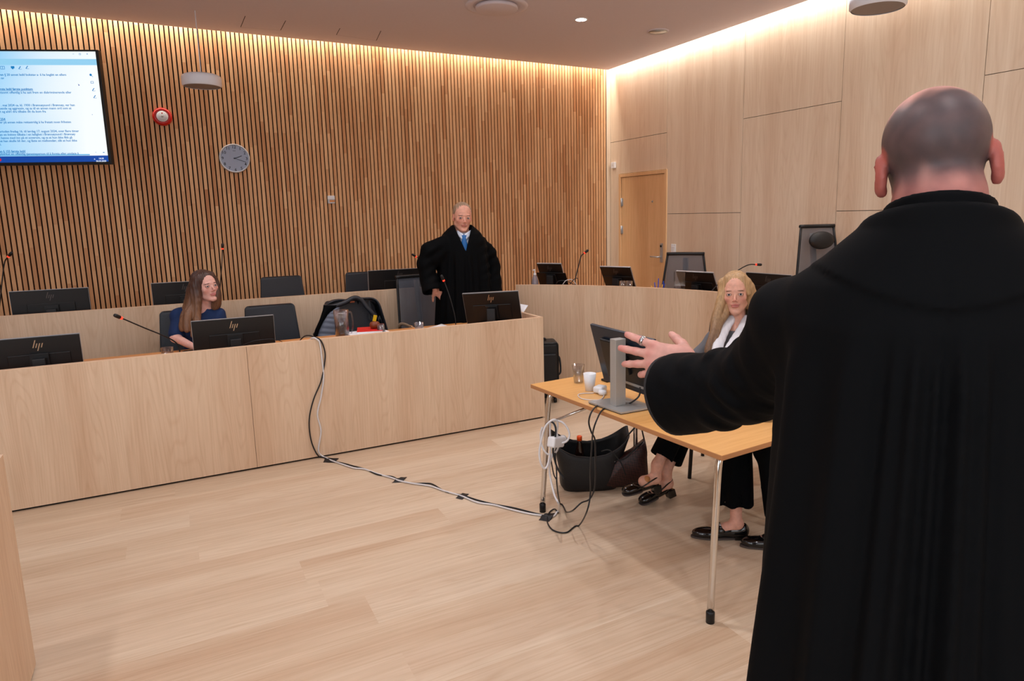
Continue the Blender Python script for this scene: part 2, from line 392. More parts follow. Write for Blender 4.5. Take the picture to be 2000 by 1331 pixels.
# right wall: panels with thin open joints over dark backing
DY0, DY1, DZ = 6.80, 7.735, 2.16
b = MB().box(WALLX+.012, WALLX+.1, YN, WALLY+.1, 0, 3.86, M['dark']); wr = b.build('wall_right', kind='structure')
J = [WALLY-.004, 6.775, 5.51, 4.30, 3.065, 1.83, .6, -.63, -1.86, YN]; b = MB(); g = .0025
for i in range(len(J)-1):
    hz = 2.64 if i % 2 == 0 else 1.665
    y1, y0 = J[i]-g, J[i+1]+g
    if i == 0:
        b.box(WALLX, WALLX+.012, y0, y1, hz+g, 3.86, M['ash_wall'])
        b.box(WALLX, WALLX+.012, y0, y1, DZ+.05, hz-g, M['ash_wall'])
        b.box(WALLX, WALLX+.012, DY1+.045, y1, 0, DZ+.05, M['ash_wall']); b.box(WALLX, WALLX+.012, y0, DY0-.045+.02, 0, DZ+.05, M['ash_wall'])
    else:
        b.box(WALLX, WALLX+.012, y0, y1, 0, hz-g, M['ash_wall']); b.box(WALLX, WALLX+.012, y0, y1, hz+g, 3.86, M['ash_wall'])
b.build('wall_panels', wr)
# door in the right wall
b = MB()
b.box(WALLX-.014, WALLX+.05, DY0-.045, DY0, 0, DZ+.045, M['oakdoor']); b.box(WALLX-.014, WALLX+.05, DY1, DY1+.045, 0, DZ+.045, M['oakdoor'])
b.box(WALLX-.014, WALLX+.05, DY0, DY1, DZ, DZ+.045, M['oakdoor'])
dr = b.build('door_1', kind='structure', bevel=.002)
dl = MB().box(WALLX+.005, WALLX+.04, DY0+.004, DY1-.004, .01, DZ-.004, M['oakdoor']).build('door_leaf', dr)
for zc in (1.83, 1.46):
    h = MB(); h.tube([(WALLX-.008, DY1-.008, zc-.055), (WALLX-.008, DY1-.008, zc+.055)], .009, M['silver']); h.box(WALLX-.002, WALLX+.006, DY1-.035, DY1-.008, zc-.05, zc+.05, M['silver']); h.build('hinge', dr)
c = onX(1293, 497, WALLX); h = MB(); yy = DY0+.06
h.box(WALLX-.006, WALLX+.006, yy-.022, yy+.022, 1.06, 1.30, M['silver'])
h.tube([(WALLX-.004, yy, 1.13), (WALLX-.06, yy, 1.13), (WALLX-.065, yy+.02, 1.13), (WALLX-.062, yy+.14, 1.13)], .010, M['silver'])
h.build('door_handle', dr)
h = MB(); h.lathe([(.013, 0), (.015, .004), (.013, .012)], M['black'], X=T(WALLX-.004, yy, 1.265) @ RY(-math.pi/2)); h.build('lock_cylinder', dr)
h = MB(); pc = onX(1274, 394, WALLX); h.lathe([(.014, 0), (.012, .005)], M['silver'], X=T(*pc) @ RY(-math.pi/2)); h.lathe([(.006, 0), (.006, .006)], M['black'], X=T(*pc) @ RY(-math.pi/2)); h.build('peephole', dr)
# the unseen sides of the room, solid walls without windows
b = MB().box(XL-.1, XL, YN, WALLY+.1, 0, 3.86, M['ash_wall']); b.build('wall_left', kind='structure')
b = MB().box(XL-.1, WALLX+.1, YN-.1, YN, 0, 3.86, M['ash_wall']); b.build('wall_near', kind='structure')
# low podium under the back row and the judges' bench
arc = [onZ(1007, 556.6, 1.)[:2], onZ(1100, 557, 1.)[:2], onZ(1189, 558.7, 1.)[:2], onZ(1294, 564, 1.)[:2], onZ(1399, 570, 1.)[:2]]
A = np.array(arc); MM = np.c_[2*A, np.ones(5)]; sol = np.linalg.lstsq(MM, (A**2).sum(1), rcond=None)[0]
BC = sol[:2]; BR = math.sqrt(sol[2]+BC@BC)
SGNR = 1 if np.linalg.norm(BC) < np.linalg.norm(A[2]) else -1
print('bench arc', BC, BR, SGNR)
a0 = math.atan2(A[0][1]-BC[1], A[0][0]-BC[0]); a1 = math.atan2(A[4][1]-BC[1], A[4][0]-BC[0])
if a1 < a0-math.pi: a1 += 2*math.pi
if a1 > a0+math.pi: a1 -= 2*math.pi
a2 = a1+(a1-a0)*.55
def arcp(t, dr=0): a = a0+(a2-a0)*t; return (BC[0]+(BR+dr)*math.cos(a), BC[1]+(BR+dr)*math.sin(a))
SGN = 1 if np.linalg.norm(BC-np.array([0, 0])) < np.linalg.norm(A[2]) else -1   # +dr is away from the room
Nn = 40
fr = [arcp(i/Nn, SGN*.03) for i in range(Nn+1)]
pod = MB(); poly = [(arcp(0, 0)[0]+.03, 7.99)]+fr+[(WALLX-.003, fr[-1][1])]+[(WALLX-.003, 7.99)]
pod.prism(poly[::-1], 0.001, .14, M['floor']); 
pod.box(XL+.003, 2.42, 6.47, 7.99, .001, .14, M['floor']); pod.build('trim_2', kind='structure')

# ------------------------------------------------------------------ desks
def long_desk(name, label, x0, x1, Y, z0, zt, joints, top_z, depth, left_end=True, right_end=True):
    t = thing(name, label, 'desk', ((x0+x1)/2, Y, z0)); xs = [x0]+joints+[x1]
    b = MB()
    for i in range(len(xs)-1):
        b.box(xs[i]+(.0012 if i else 0), xs[i+1]-(.0012 if i < len(xs)-2 else 0), Y, Y+.03, z0+.014, zt-.004, M['ash_v'])
    b.build('front_panel', t, world=True)
    b = MB().box(x0, x1, Y+.0005, Y+.0295, zt-.004, zt, M['edge'])
    for s, f in ((x0, left_end), (x1-.03, right_end)):
        if f: b.box(s, s+.03, Y+.03, Y+depth, z0+.014, zt, M['ash_v'])
    b.build('end_panel', t, world=True)
    MB().box(x0+.01, x1-.01, Y+.02, Y+.05, z0, z0+.014, M['dark']).build('plinth', t, world=True)
    MB().box(x0+.03, x1-.03, Y+.03, Y+depth, top_z-.028, top_z, M['desktop']).build('desktop', t, world=True)
    return t
FD = 4.84
long_desk('front_desk', 'long pale ash desk front with monitors, coat and cables, in front of the standing man', -2.6, 2.605, FD, 0, .857, [-1.86, .365], .74, .81)
long_desk('back_desk', 'rear pale ash desk before the slatted wall, with three monitors', -3.6, 2.32, 6.44, .14, 1.0, [-2.2, .1], .86, .72)
# side desk at the left edge
t = thing('side_desk', 'pale ash desk end cut off by the left edge of the photo', 'desk', (-.9, 2.0, 0))
MB().box(-.644, -.614, .35, 3.024, .014, .857, M['ash_v']).build('front_panel', t, world=True)
for y_ in (2.994, .35): MB().box(-1.5, -.6441, y_, y_+.03, .014, .857, M['ash_v']).build('end_panel', t, world=True)
MB().box(-1.5, -.645, .381, 2.993, .69, .72, M['desktop']).build('desktop', t, world=True)
MB().box(-1.45, -.62, .40, 3.0, 0, .014, M['dark']).build('plinth', t, world=True)
# judges' bench: curved
t = thing('judge_bench', 'tall curved pale ash bench with a row of monitors by the door', 'desk', (*arcp(.4), 0))
b = MB(); vs = []; 
o_ = [arcp(i/Nn, 0) for i in range(Nn+1)]; i_ = [arcp(i/Nn, SGN*.03) for i in range(Nn+1)]
b.prism(o_+i_[::-1], .0, .996, M['ash_v'])
b.build('front_panel', t, world=True)
MB().prism(o_+i_[::-1], .996, 1.0, M['edge']).build('top_edge', t, world=True)
j_ = [arcp(i/Nn, SGN*.78) for i in range(Nn+1)]; i2 = [arcp(i/Nn, SGN*.031) for i in range(Nn+1)]
MB().prism(i2+j_[::-1], .845, .87, M['desktop']).build('desktop', t, world=True)
b = MB(); p, q = np.array(arcp(0, SGN*.031)), np.array(arcp(0, SGN*.75)); tt = np.array([arcp(.02)[0]-arcp(0)[0], arcp(.02)[1]-arcp(0)[1]]); tt = tt/np.linalg.norm(tt)*-.03
b.prism([tuple(p), tuple(q), tuple(q+tt), tuple(p+tt)], .14, .868, M['ash_v']); b.build('end_panel', t, world=True)

# ------------------------------------------------------------------ ceiling and wall fittings
def pendant(px, py, d, label):
    c = at(px, py, d); t = thing('pendant_lamp', label, 'ceiling lamp', c)
    R = .168; H = .105
    MB().lathe([(R-.012, -H/2), (R, -H/2+.012), (R, H/2-.03), (R-.006, H/2-.012), (R-.03, H/2), (.006, H/2+.004)], M['wpaint'], seg=56, caps=False).build('lamp_shade', t)
    MB().lathe([(R-.014, -H/2+.004), (0.0001, -H/2+.004)], M['diff'], seg=56).build('diffuser', t)
    L = CEIL-c[2]
    MB().tube([(0, 0, H/2), (0, 0, L)], .0042, M['wpaint']).build('cord', t)
    return t
pendant(394, 158, 6.25, 'white drum pendant lamp hanging before the slatted wall near the clock')
pendant(1715, 0, 4.3, 'white drum pendant lamp cut off at the top right, above the bald man')
c = onZ(970, 11, CEIL); t = thing('ceiling_vent', 'large round cream air vent disc in the ceiling', 'vent', c)
MB().lathe([(.285, 0), (.28, -.012), (.245, -.016), (.215, -.002)], M['ceil'], seg=56, caps=False).build('rim', t)
MB().lathe([(.19, -.004), (.195, -.03), (.18, -.036), (.0001, -.036)], M['ceil'], seg=56).build('disc', t)
c = onZ(1285, 61, CEIL); t = thing('ceiling_speaker', 'small round grey speaker grille in the ceiling near the right wall', 'speaker', c)
MB().lathe([(.118, 0), (.115, -.006), (.1, -.008)], M['ceil'], seg=40, caps=False).build('rim', t)
MB().lathe([(.1, -.007), (.0001, -.009)], M['alu'], seg=40).build('grille', t)
c = onZ(1135, 38, CEIL); t = thing('downlight', 'small lit round downlight in the ceiling', 'ceiling lamp', c)
MB().lathe([(.066, 0), (.064, -.004), (.054, -.005)], M['wpaint'], seg=32, caps=False).build('rim', t)
MB().lathe([(.053, -.0035), (.0001, -.0035)], M['led'], seg=32).build('lit_disc', t)
# alarm bell
c = onY(317, 228, WALLY-.035); t = thing('fire_alarm', 'round red fire alarm sounder on the slatted wall', 'alarm', (c[0], WALLY-.001, c[2])); X = RX(math.pi/2)
MB().lathe([(.085, 0), (.088, .03), (.08, .05), (.065, .06), (.055, .056)], M['red'], seg=40, X=X).build('housing', t)
b = MB().lathe([(.054, .055), (.05, .062), (.0001, .062)], M['white'], seg=32, X=X); b.lathe([(.011, .0625), (.009, .066), (.0001, .066)], M['alu'], seg=16, X=X); b.lathe([(.007, .0625), (.0001, .064)], M['red'], c=(0, .03, 0), seg=12, X=X); b.build('face_plate', t)
b = MB()
for i in range(14):
    if 5 < i < 9: continue
    a = i*2*math.pi/14; b.box(-.003, .003, -.001, .001, 0, .0006, M['black'], X=X @ T(.036*math.cos(a), .036*math.sin(a), .0622) @ RZ(a+math.pi/2))
b.build('printed_ring', t)
# clock 14:18
c = onY(458.5, 309.5, WALLY-.03); t = thing('wall_clock', 'round wall clock with silver rim and grey dial on the slatted wall', 'clock', (c[0], WALLY-.001, c[2])); R = .148
MB().lathe([(R, 0), (R, .03), (R-.004, .036), (R-.012, .036), (R-.014, .03)], M['silver'], seg=56, X=X, caps=False).build('rim', t)
MB().lathe([(R-.013, .028), (.0001, .028)], mat('clock_dial_grey', (168, 180, 202), .9, spec=.1), seg=56, X=X).build('dial', t)
b = MB()
for i in range(1, 13):
    a = D2R(90-30*i); r = R*.78; MB().text(str(i), .042, M['black'], X @ T(r*math.cos(a), r*math.sin(a)-.014, .0288), align='CENTER', bold=.0004).build('numeral', t)
for i in range(3): MB().box(-.012+i*.009, -.006+i*.009, R*.5, R*.5+.005, .028, .0288, M['black'], X=X).build('dial_mark', t)
def hand(name, ang, L, wd):
    q = MB().box(-.012, L, -wd, wd, 0, .002, M['black'], X=X @ T(0, 0, .031 if wd > .0025 else .0335) @ RZ(D2R(ang))); q.lathe([(.006, 0), (.0001, .003)], M['black'], X=X @ T(0, 0, .032), seg=12); q.build(name, t)
hand('hour_hand', 90-30*(2+18/60), R*.5, .003); hand('minute_hand', 90-6*18.3, R*.78, .002)
# small boxes
c = onY(647, 390, WALLY-.02); t = thing('wall_sensor', 'small white and silver box on the slatted wall left of the standing man', 'sensor', (c[0], WALLY-.001, c[2]))
MB().box(-.038, .038, -.03, 0, .002, .042, M['white']).build('cover', t, bevel=.002)
b = MB().box(-.038, .038, -.022, 0, -.042, .002, M['silver']); b.box(-.02, .036, -.024, -.021, -.028, -.006, M['desktop']); b.build('lower_plate', t)
c = onX(1197, 323, 5.38); t = thing('room_sensor', 'small white box high in the corner beside the door', 'sensor', (WALLX-.001, c[1], c[2]))
MB().box(-.03, 0, -.042, .042, -.04, .04, M['white']).build('cover', t, bevel=.004)
b = MB()
for i in range(3): b.box(-.0315, -.0295, -.02, .02, -.012+i*.01, -.009+i*.01, M['silver'])
b.build('vent_slots', t)
c = onX(1316, 489, WALLX); t = thing('light_switch', 'white switch plate on the wall right of the door handle', 'switch', (WALLX-.001, c[1], c[2]))
MB().box(-.01, 0, -.043, .043, -.055, .075, M['white']).build('plate', t, bevel=.003)
MB().box(-.014, -.009, -.028, .028, -.03, .05, M['white']).build('rocker', t, bevel=.002)

# ------------------------------------------------------------------ wall screen
q = onY(191, 97, 7.25); ztop = q[2]; qb = onY(216, 321, 7.25); zb = qb[2]; l2 = onZ(0, 96.3, ztop)
yaw = math.atan2(l2[1]-q[1], l2[0]-q[0])   # direction from the right corner to the left corner
W_, H_ = 1.70, ztop-zb
cen = np.array([q[0]+math.cos(yaw)*W_/2, q[1]+math.sin(yaw)*W_/2, zb])
t = thing('wall_screen', 'large black-framed screen showing a text document on a blue-white page', 'screen', cen, yaw-math.pi)
# local: +X towards the right edge, -Y towards the room
MB().box(-W_/2, W_/2, 0, .05, 0, H_, M['black']).build('casing', t, bevel=.004)
BZ = .016; sx0, sx1, sz0, sz1 = -W_/2+BZ, W_/2-BZ-.006, BZ+.008, H_-BZ
so = MB().add([(sx0, -.001, sz0), (sx1, -.001, sz0), (sx1, -.001, sz1), (sx0, -.001, sz1)], [(0, 1, 2, 3)], M['screen'])
so.box(sx0, sx1, -.0022, -.001, sz0, sz0+.052, M['bar']); so.box(sx0, sx1, -.0022, -.001, sz1-.112, sz1-.062, M['bar2'])
so.box(sx0, sx1-.15, -.0022, -.001, sz0+.054, sz0+.066, M['scroll'])
so.build('display', t)
def sx(px): return W_/2-.03-(975-px)*.96/1130        # crop pixel -> metres on the screen (measured on the photo)
SCX = (sx1-sx0)
def tx(u, vpx): return T(u, -.0026, 0) @ RX(math.pi/2)
b = MB()
def line(px_end, py, s, bold=.0004, under=False, size=.0262, m='txt', left=False):
    u = sx1-(1000+ (py-100)*.075-px_end)*(H_/1135)*1.0; z = sz1-(py-100)*(sz1-sz0)/1120-.006
    b.text(s, size, M[m], T(u, -.0026, z) @ RX(math.pi/2), align='LEFT' if left else 'RIGHT', bold=bold)
    if under: b.box(u-.022*.52*len(s), u, -.003, -.0022, z-.006, z-.003, M[m])
line(712, 335, 'tiltalt, jf. straffeloven § 20 annet ledd bokstav a- å ha begått en ellers'); line(118, 368, 'overtredelse av')
line(385, 478, 'Straffeloven § 185 første ledd første punktum', .0007, True)
line(752, 512, 'ved forsettlig eller grovt uaktsomt offentlig å ha satt frem en diskriminerende eller'); line(18, 546, 'ytring')
line(780, 640, '. mai 2024 ca. kl. 1930 i Brønnøysund i Brønnøy, var han'); line(745, 672, 'på gaten utenfor en butikk opptrådte han truende og aggressiv, og sa til en annen mann ord som at'); line(498, 704, 'at han skulle komme seg bort og aldri dra tilbake dit du kom fra')
line(105, 780, 'loven § 254', .0007, True); line(736, 812, 'innesperring eller på annen måte rettsstridig å ha fratatt noen friheten')
line(35, 872, 'ved:', .0007, True); line(806, 905, 'foranledning i perioden fredag 16. til lørdag 17. august 2024, over flere timer'); line(770, 937, 'holdt han en kvinne tilbake i en leilighet i Brønnøysund i Brønnøy')
line(740, 970, 'han tok henne med inn på et soverom, og sa at hun ikke fikk gå'); line(785, 1002, 'og sa at han skulle bli der, og låste en mellomdør, slik at hun ikke'); line(52, 1034, 'seg ut.')
line(278, 1108, 'Straffeloven § 155 første ledd', .0007, True); line(795, 1136, 'ved vold å ha påvirket en offentlig tjenesteperson til å foreta eller unnlate å')
line(1038, 1188, '14:18', size=.019, m='txtw'); line(1062, 1215, '06.05.2025', size=.019, m='txtw'); line(955, 1200, '^', size=.024, m='txtw')
line(60, 275, '∩', size=.045, left=False); line(795, 125, '–', size=.02); line(862, 127, '□', size=.018); line(930, 127, '×', size=.022)
b.build('document_text', t)
b = MB()
def up(px, py): return sx1-(1000+(py-100)*.075-px)*(H_/1135), sz1-(py-100)*(sz1-sz0)/1120
def bx(px, py, w, h, m='txt'): u, z = up(px, py); b.box(u-w/2, u+w/2, -.003, -.0022, z-h/2, z+h/2, M[m])
def rg(px, py, w, h, e=.003):
    bx(px, py-h/2*1150, w, e); bx(px, py+h/2*1150, w, e); u, z = up(px, py)
    for s in (-1, 1): b.box(u+s*w/2-e/2, u+s*w/2+e/2, -.003, -.0022, z-h/2, z+h/2, M['txt'])
def ic(nm='toolbar_icon'):
    global b
    if b.v: b.build(nm, t)
    b = MB()
rg(110, 263, .032, .024); bx(110, 263, .003, .024); ic(); bx(206, 258, .028, .018); bx(206, 272, .012, .008); ic(); rg(957, 408, .02, .017); ic()
for x_, y_ in ((272, 262), (340, 258), (965, 480), (975, 552)):
    u, z = up(x_, y_); b.box(-.014, .014, 0, .0008, -.003, .003, M['txt'], X=T(u, -.003, z) @ RY(-.9)); b.box(-.012, .012, 0, .0008, -.0012, .0012, M['txt'], X=T(u+.004, -.003, z-.012)); ic()
u, z = up(946, 333); b.lathe([(.010, 0), (.007, .0006)], M['txt'], X=T(u, -.0024, z) @ RX(math.pi/2), seg=18); b.box(0, .016, 0, .0008, -.0015, .0015, M['txt'], X=T(u+.006, -.003, z-.006) @ RY(.8)); ic()
u, z = up(26, 1190); b.lathe([(.014, 0), (.0001, .0004)], M['icr'], X=T(u, -.0024, z) @ RX(math.pi/2), seg=20); ic()
u, z = up(829, 434); b.add([(u-.006, -.003, z+.01), (u+.006, -.003, z-.003), (u-.003, -.003, z-.008)], [(0, 1, 2)], M['bar']); ic('mouse_pointer')
bx(945, 735, .005, .005); ic(); bx(963, 1122, .006, .003); ic(); bx(1040, 1125, .014, .006); ic()
b = MB().box(-.2, .2, .05, .09, H_/2-.2, H_/2+.2, M['black']); Li = (WALLY-cen[1])
b.box(-.04, .04, .09, max(.2, Li-.05), H_/2-.05, H_/2+.05, M['black']); b.build('wall_arm', t)

# ------------------------------------------------------------------ furniture and things on the desks
def logo(mname, h=.05):
    b = MB(); w = .0028; sk = .32
    def bar(x, z0, z1): b.add([(x+z0*sk-w, 0, z0), (x+z0*sk+w, 0, z0), (x+z1*sk+w, 0, z1), (x+z1*sk-w, 0, z1)], [(0, 1, 2, 3)], M[mname])
    bar(-.022, -.014, .034); bar(-.008, -.014, .013); bar(.006, -.034, .013); bar(.020, -.014, .013)
    return b
def monitor(label, loc, rz, lift=.02, tilt=8, W=.53, H=.30, lg='gold', tz=0, roll=0):
    """screen faces local +Y, its black back faces -Y"""
    t = thing('computer_monitor', label, 'monitor', loc, rz, 'computer monitors on the desks')
    X = T(0, 0, lift+H/2) @ RX(D2R(tilt)) @ RY(D2R(roll))
    b = MB().box(-W/2, W/2, -.012, .006, -H/2, H/2, M['screenback'], X); b.box(-.16, .16, -.018, -.011, -H/2+.03, H/2-.105, M['screenback'], X)
    b.build('back_shell', t, bevel=.004)
    b = MB().box(-W/2-.001, W/2+.001, -.006, .0075, H/2-.004, H/2+.0025, M['silver'], X); b.box(-W/2-.002, -W/2+.002, -.006, .0075, -H/2, H/2+.0025, M['silver'], X); b.box(W/2-.002, W/2+.002, -.006, .0075, -H/2, H/2+.0025, M['silver'], X)
    b.build('silver_frame', t)
    MB().box(-W/2+.004, W/2-.004, .0055, .0078, -H/2+.006, H/2-.006, M['black'], X).build('screen', t)
    l = logo(lg); l.v = [tuple(X @ Vector((v[0], v[1]-.0128, v[2]+H/2-.052))) for v in l.v]; l.build('logo', t)
    b = MB().box(-.05, .05, -.036, -.024, -.085, .03, M['black'], X); b.build('mount_plate', t, bevel=.002)
    MB().box(-.035, .035, -.075, -.045, .01, lift+H*.5, M['black']).build('stand_post', t, bevel=.004)
    MB().box(-.12, .12, -.12, .06, 0, .010, M['black']).build('stand_base', t, bevel=.004)
    return t
DT, BT = .74, .86
def frontmon(pxl, pxr, Yp, top_z, label, lg='gold', tilt=6, dz=DT):
    a = onY(*pxl, Yp); c = onY(*pxr, Yp); x = (a[0]+c[0])/2; H = .30
    lift = top_z-H-dz
    return monitor(label, (x, Yp, dz), 0, max(lift, .0), tilt, W=abs(c[0]-a[0]), H=min(H, top_z-dz), lg=lg)
za = onY(373, 628, 5.12)[2]
frontmon((-15, 658), (155, 650), 5.12, onY(155, 651, 5.12)[2], 'black monitor on the front desk at the left edge of the photo', tilt=4)
frontmon((373, 629), (533, 615), 5.12, za, 'black monitor on the front desk before the seated dark-haired woman', tilt=4)
# the one in front of the standing man, leaning and turned
a = onY(931, 583, 5.22); c = onY(1013, 573, 5.06); bl = onZ(901, 634, .78)
rz = math.atan2(c[1]-a[1], c[0]-a[0])
monitor('black monitor tilted back on the front desk before the standing man in the robe', ((a[0]+c[0])/2-.05, 5.14, DT), rz-.16, .045, 16, W=.47, H=.28, roll=-3)
frontmon((18, 570), (172, 562), 6.66, onY(95, 566, 6.66)[2], 'black monitor with dim logo on the back desk, leftmost', 'logodim', 3, BT)
frontmon((295, 554), (424, 547), 6.66, onY(330, 552, 6.66)[2], 'black monitor on the back desk behind the seated dark-haired woman', 'logodim', 3, BT)
frontmon((718, 529), (838, 523), 6.66, onY(760, 527, 6.66)[2], 'black monitor on the back desk left of the standing man', 'logodim', 3, BT)
# bench monitors
def benchpt(px, py, dr):
    d = ray(px, py); h = d[:2]; o = -BC; R_ = BR+SGN*dr
    A_ = h @ h; B_ = 2*(o @ h); C_ = o @ o-R_*R_; t_ = (-B_+(1 if SGNR > 0 else -1)*math.sqrt(max(B_*B_-4*A_*C_, 0)))/(2*A_)
    return CAM+d*t_
def benchmon(tl, tr, br, d, label, lg, W=.50, H=.29, tilt=8, rzoff=0, rolld=0):
    p = benchpt(*tl, d[0]); q = benchpt(*tr, d[1]); rz = math.atan2(q[1]-p[1], q[0]-p[0]); cen = (p+q)/2
    st = H/2*math.sin(D2R(tilt)); lift = max(0, cen[2]-.87-H/2*math.cos(D2R(tilt))-H/2); Hh = H
    return monitor(label, (cen[0]-math.sin(rz)*st, cen[1]+math.cos(rz)*st, .87), rz, lift, tilt, W=np.linalg.norm(q[:2]-p[:2]), H=Hh, lg=lg, roll=rolld)
benchmon((1049, 513), (1096, 517), None, (.20, .16), 'black monitor on the curved bench beside the pump bottle', 'logodim', tilt=32)
benchmon((1172, 519), (1231, 524), None, (.24, .20), 'black monitor on the curved bench behind two plastic cups, before the door', 'logodim', tilt=32)
benchmon((1321, 529), (1393, 537), None, (.24, .22), 'black monitor on the curved bench behind the blonde woman, right of the pens', 'logodim', tilt=30)
benchmon((1458, 540), (1546, 543), None, (.24, .24), 'black monitor on the curved bench, rightmost, partly behind the robed shoulder', 'logodim', tilt=8)

def mic(label, base, pts, headdir=None, r=.0045):
    """gooseneck microphone: base, neck, red ring, windshield"""
    t = thing('gooseneck_microphone', label, 'microphone', base, 0, 'gooseneck microphones')
    P = crom([p-np.array(base) for p in pts], 8)
    MB().lathe([(.05, 0), (.05, .012), (.028, .024), (.012, .03)], M['black'], seg=24).build('base', t)
    MB().tube(P, r, M['black'], 8).build('gooseneck', t)
    e = np.array(P[-1]); d = e-np.array(P[-3]); d /= np.linalg.norm(d)
    MB().tube([e-d*.002, e+d*.009], .0095, M['redled'], 14).build('red_ring', t)
    MB().tube([e+d*.009, e+d*.014, e+d*.04, e+d*.052, e+d*.056], [.008, .0115, .0125, .010, .004], M['black'], 14).build('windshield', t)
    return t
b0 = onZ(352, 697, DT); b0[1] = min(b0[1], 5.3); Yb = 5.25; b0 = onY(352, 700, Yb); b0[2] = DT
mic('gooseneck microphone leaning left on the front desk beside the seated dark-haired woman', b0, [b0+[0, 0, .02], onY(348, 675, Yb), onY(328, 660, Yb-.02), onY(280, 640, Yb-.08), onY(238, 622, Yb-.15)])
b1 = onY(890, 645, 5.2); b1[2] = DT
mic('gooseneck microphone standing before the robed man behind the front desk', b1, [b1+[0, 0, .02], onY(889, 620, 5.2), onY(880, 585, 5.22), onY(870, 556, 5.25), onY(867, 549, 5.25)])
b2 = onY(-6, 640, 6.9); b2[2] = BT
mic('gooseneck microphone on the back desk at the left edge of the photo', b2, [b2+[0, 0, .02], onY(0, 590, 6.9), onY(4, 550, 6.9), onY(9, 513, 6.9), onY(16, 502, 6.88)])
b3 = onY(428, 600, 6.95); b3[2] = BT
mic('gooseneck microphone on the back desk rising above the dark-haired woman', b3, [b3+[0, 0, .02], onY(430, 560, 6.95), onY(433, 520, 6.95), onY(434, 500, 6.95), onY(434.5, 487, 6.95)], r=.004)
b4 = onY(835, 600, 6.95); b4[2] = BT
mic('gooseneck microphone on the back desk, its head beside the robed elbow', b4, [b4+[0, 0, .02], onY(832, 560, 6.95), onY(826, 520, 6.95), onY(818, 506, 6.95), onY(813, 502, 6.95)], r=.004)
b5 = benchpt(1123, 560, .20); b5[2] = .87; dp = float(RC[2] @ (b5-CAM))
mic('gooseneck microphone on the curved bench between the first two monitors', b5, [b5+[0, 0, .02], at(1124, 545, dp), at(1130, 520, dp), at(1135, 501, dp), at(1141, 495, dp)], r=.0055)
b6 = benchpt(1375, 575, .14); b6[2] = .87; dp = float(RC[2] @ (b6-CAM))
mic('gooseneck microphone on the curved bench reaching over the blonde woman', b6, [b6+[0, 0, .02], at(1400, 558, dp), at(1430, 536, dp), at(1452, 522, dp), at(1465, 517, dp), at(1476, 517, dp)], r=.005)

# ---- chairs
def rrect(w0, w1, h, r, n=6):
    """rounded trapezoid outline: width w0 at the bottom, w1 at the top"""
    pts = []
    for cx, cz, a0_ in ((w0/2-r*.4, r*.4, -90), (w1/2-r, h-r, 0), (-w1/2+r, h-r, 90), (-w0/2+r*.4, r*.4, 180)):
        rr = r if cz > h/2 else r*.4
        for i in range(n+1): a = D2R(a0_+90*i/n); pts.append((cx+rr*math.cos(a), cz+rr*math.sin(a)))
    return pts
def conf_chair(label, loc, rz, wt=.42):
    """black upholstered meeting chair, front is -Y"""
    t = thing('meeting_chair', label, 'chair', loc, rz, 'black leather meeting chairs')
    b = MB(); o = rrect(.47, wt, .50, .035); n = len(o)
    def cv(x, z, off): return (x, .20+.035*(1-(x/.24)**2)+off+z*.10, .47+z)
    vs = [cv(x, z, -.016) for x, z in o]+[cv(x, z, .016) for x, z in o]
    b.add(vs, [tuple(range(n)), tuple(range(n, 2*n))[::-1]]+[(i, n+i, n+(i+1) % n, (i+1) % n) for i in range(n)], M['leather'])
    b.build('backrest', t, bevel=.006)
    MB().box(-.235, .235, -.25, .20, .42, .48, M['leather']).build('seat', t, bevel=.02, bseg=3)
    for sx_ in (-1, 1):
        for sy_ in (-1, 1):
            MB().tube([(sx_*.21, sy_*.19, .43), (sx_*.225, sy_*.22, .0)], .012, M['black']).build('leg', t)
    return t
cc = [onY(552, 560, 7.35), onY(711, 553, 7.35)]
c0 = conf_chair('black leather meeting chair behind the back desk, left of the two in the middle', (cc[0][0], 7.15, .14), 0, .40)
dup(c0, (cc[1][0]+.02, 7.15, .14), 0, 'black leather meeting chair behind the back desk, beside the monitor left of the standing man')
dup(c0, (onY(535, 640, 6.0)[0], 5.90, 0), 0, 'empty black leather meeting chair at the front desk, right of the seated woman')
dup(c0, (onY(372, 640, 6.0)[0]-.01, 5.98, 0), 0, 'black leather meeting chair on which the dark-haired woman sits')
dup(c0, (onY(692, 640, 5.9)[0], 5.84, 0), 0, 'black leather meeting chair under the draped quilted coat')

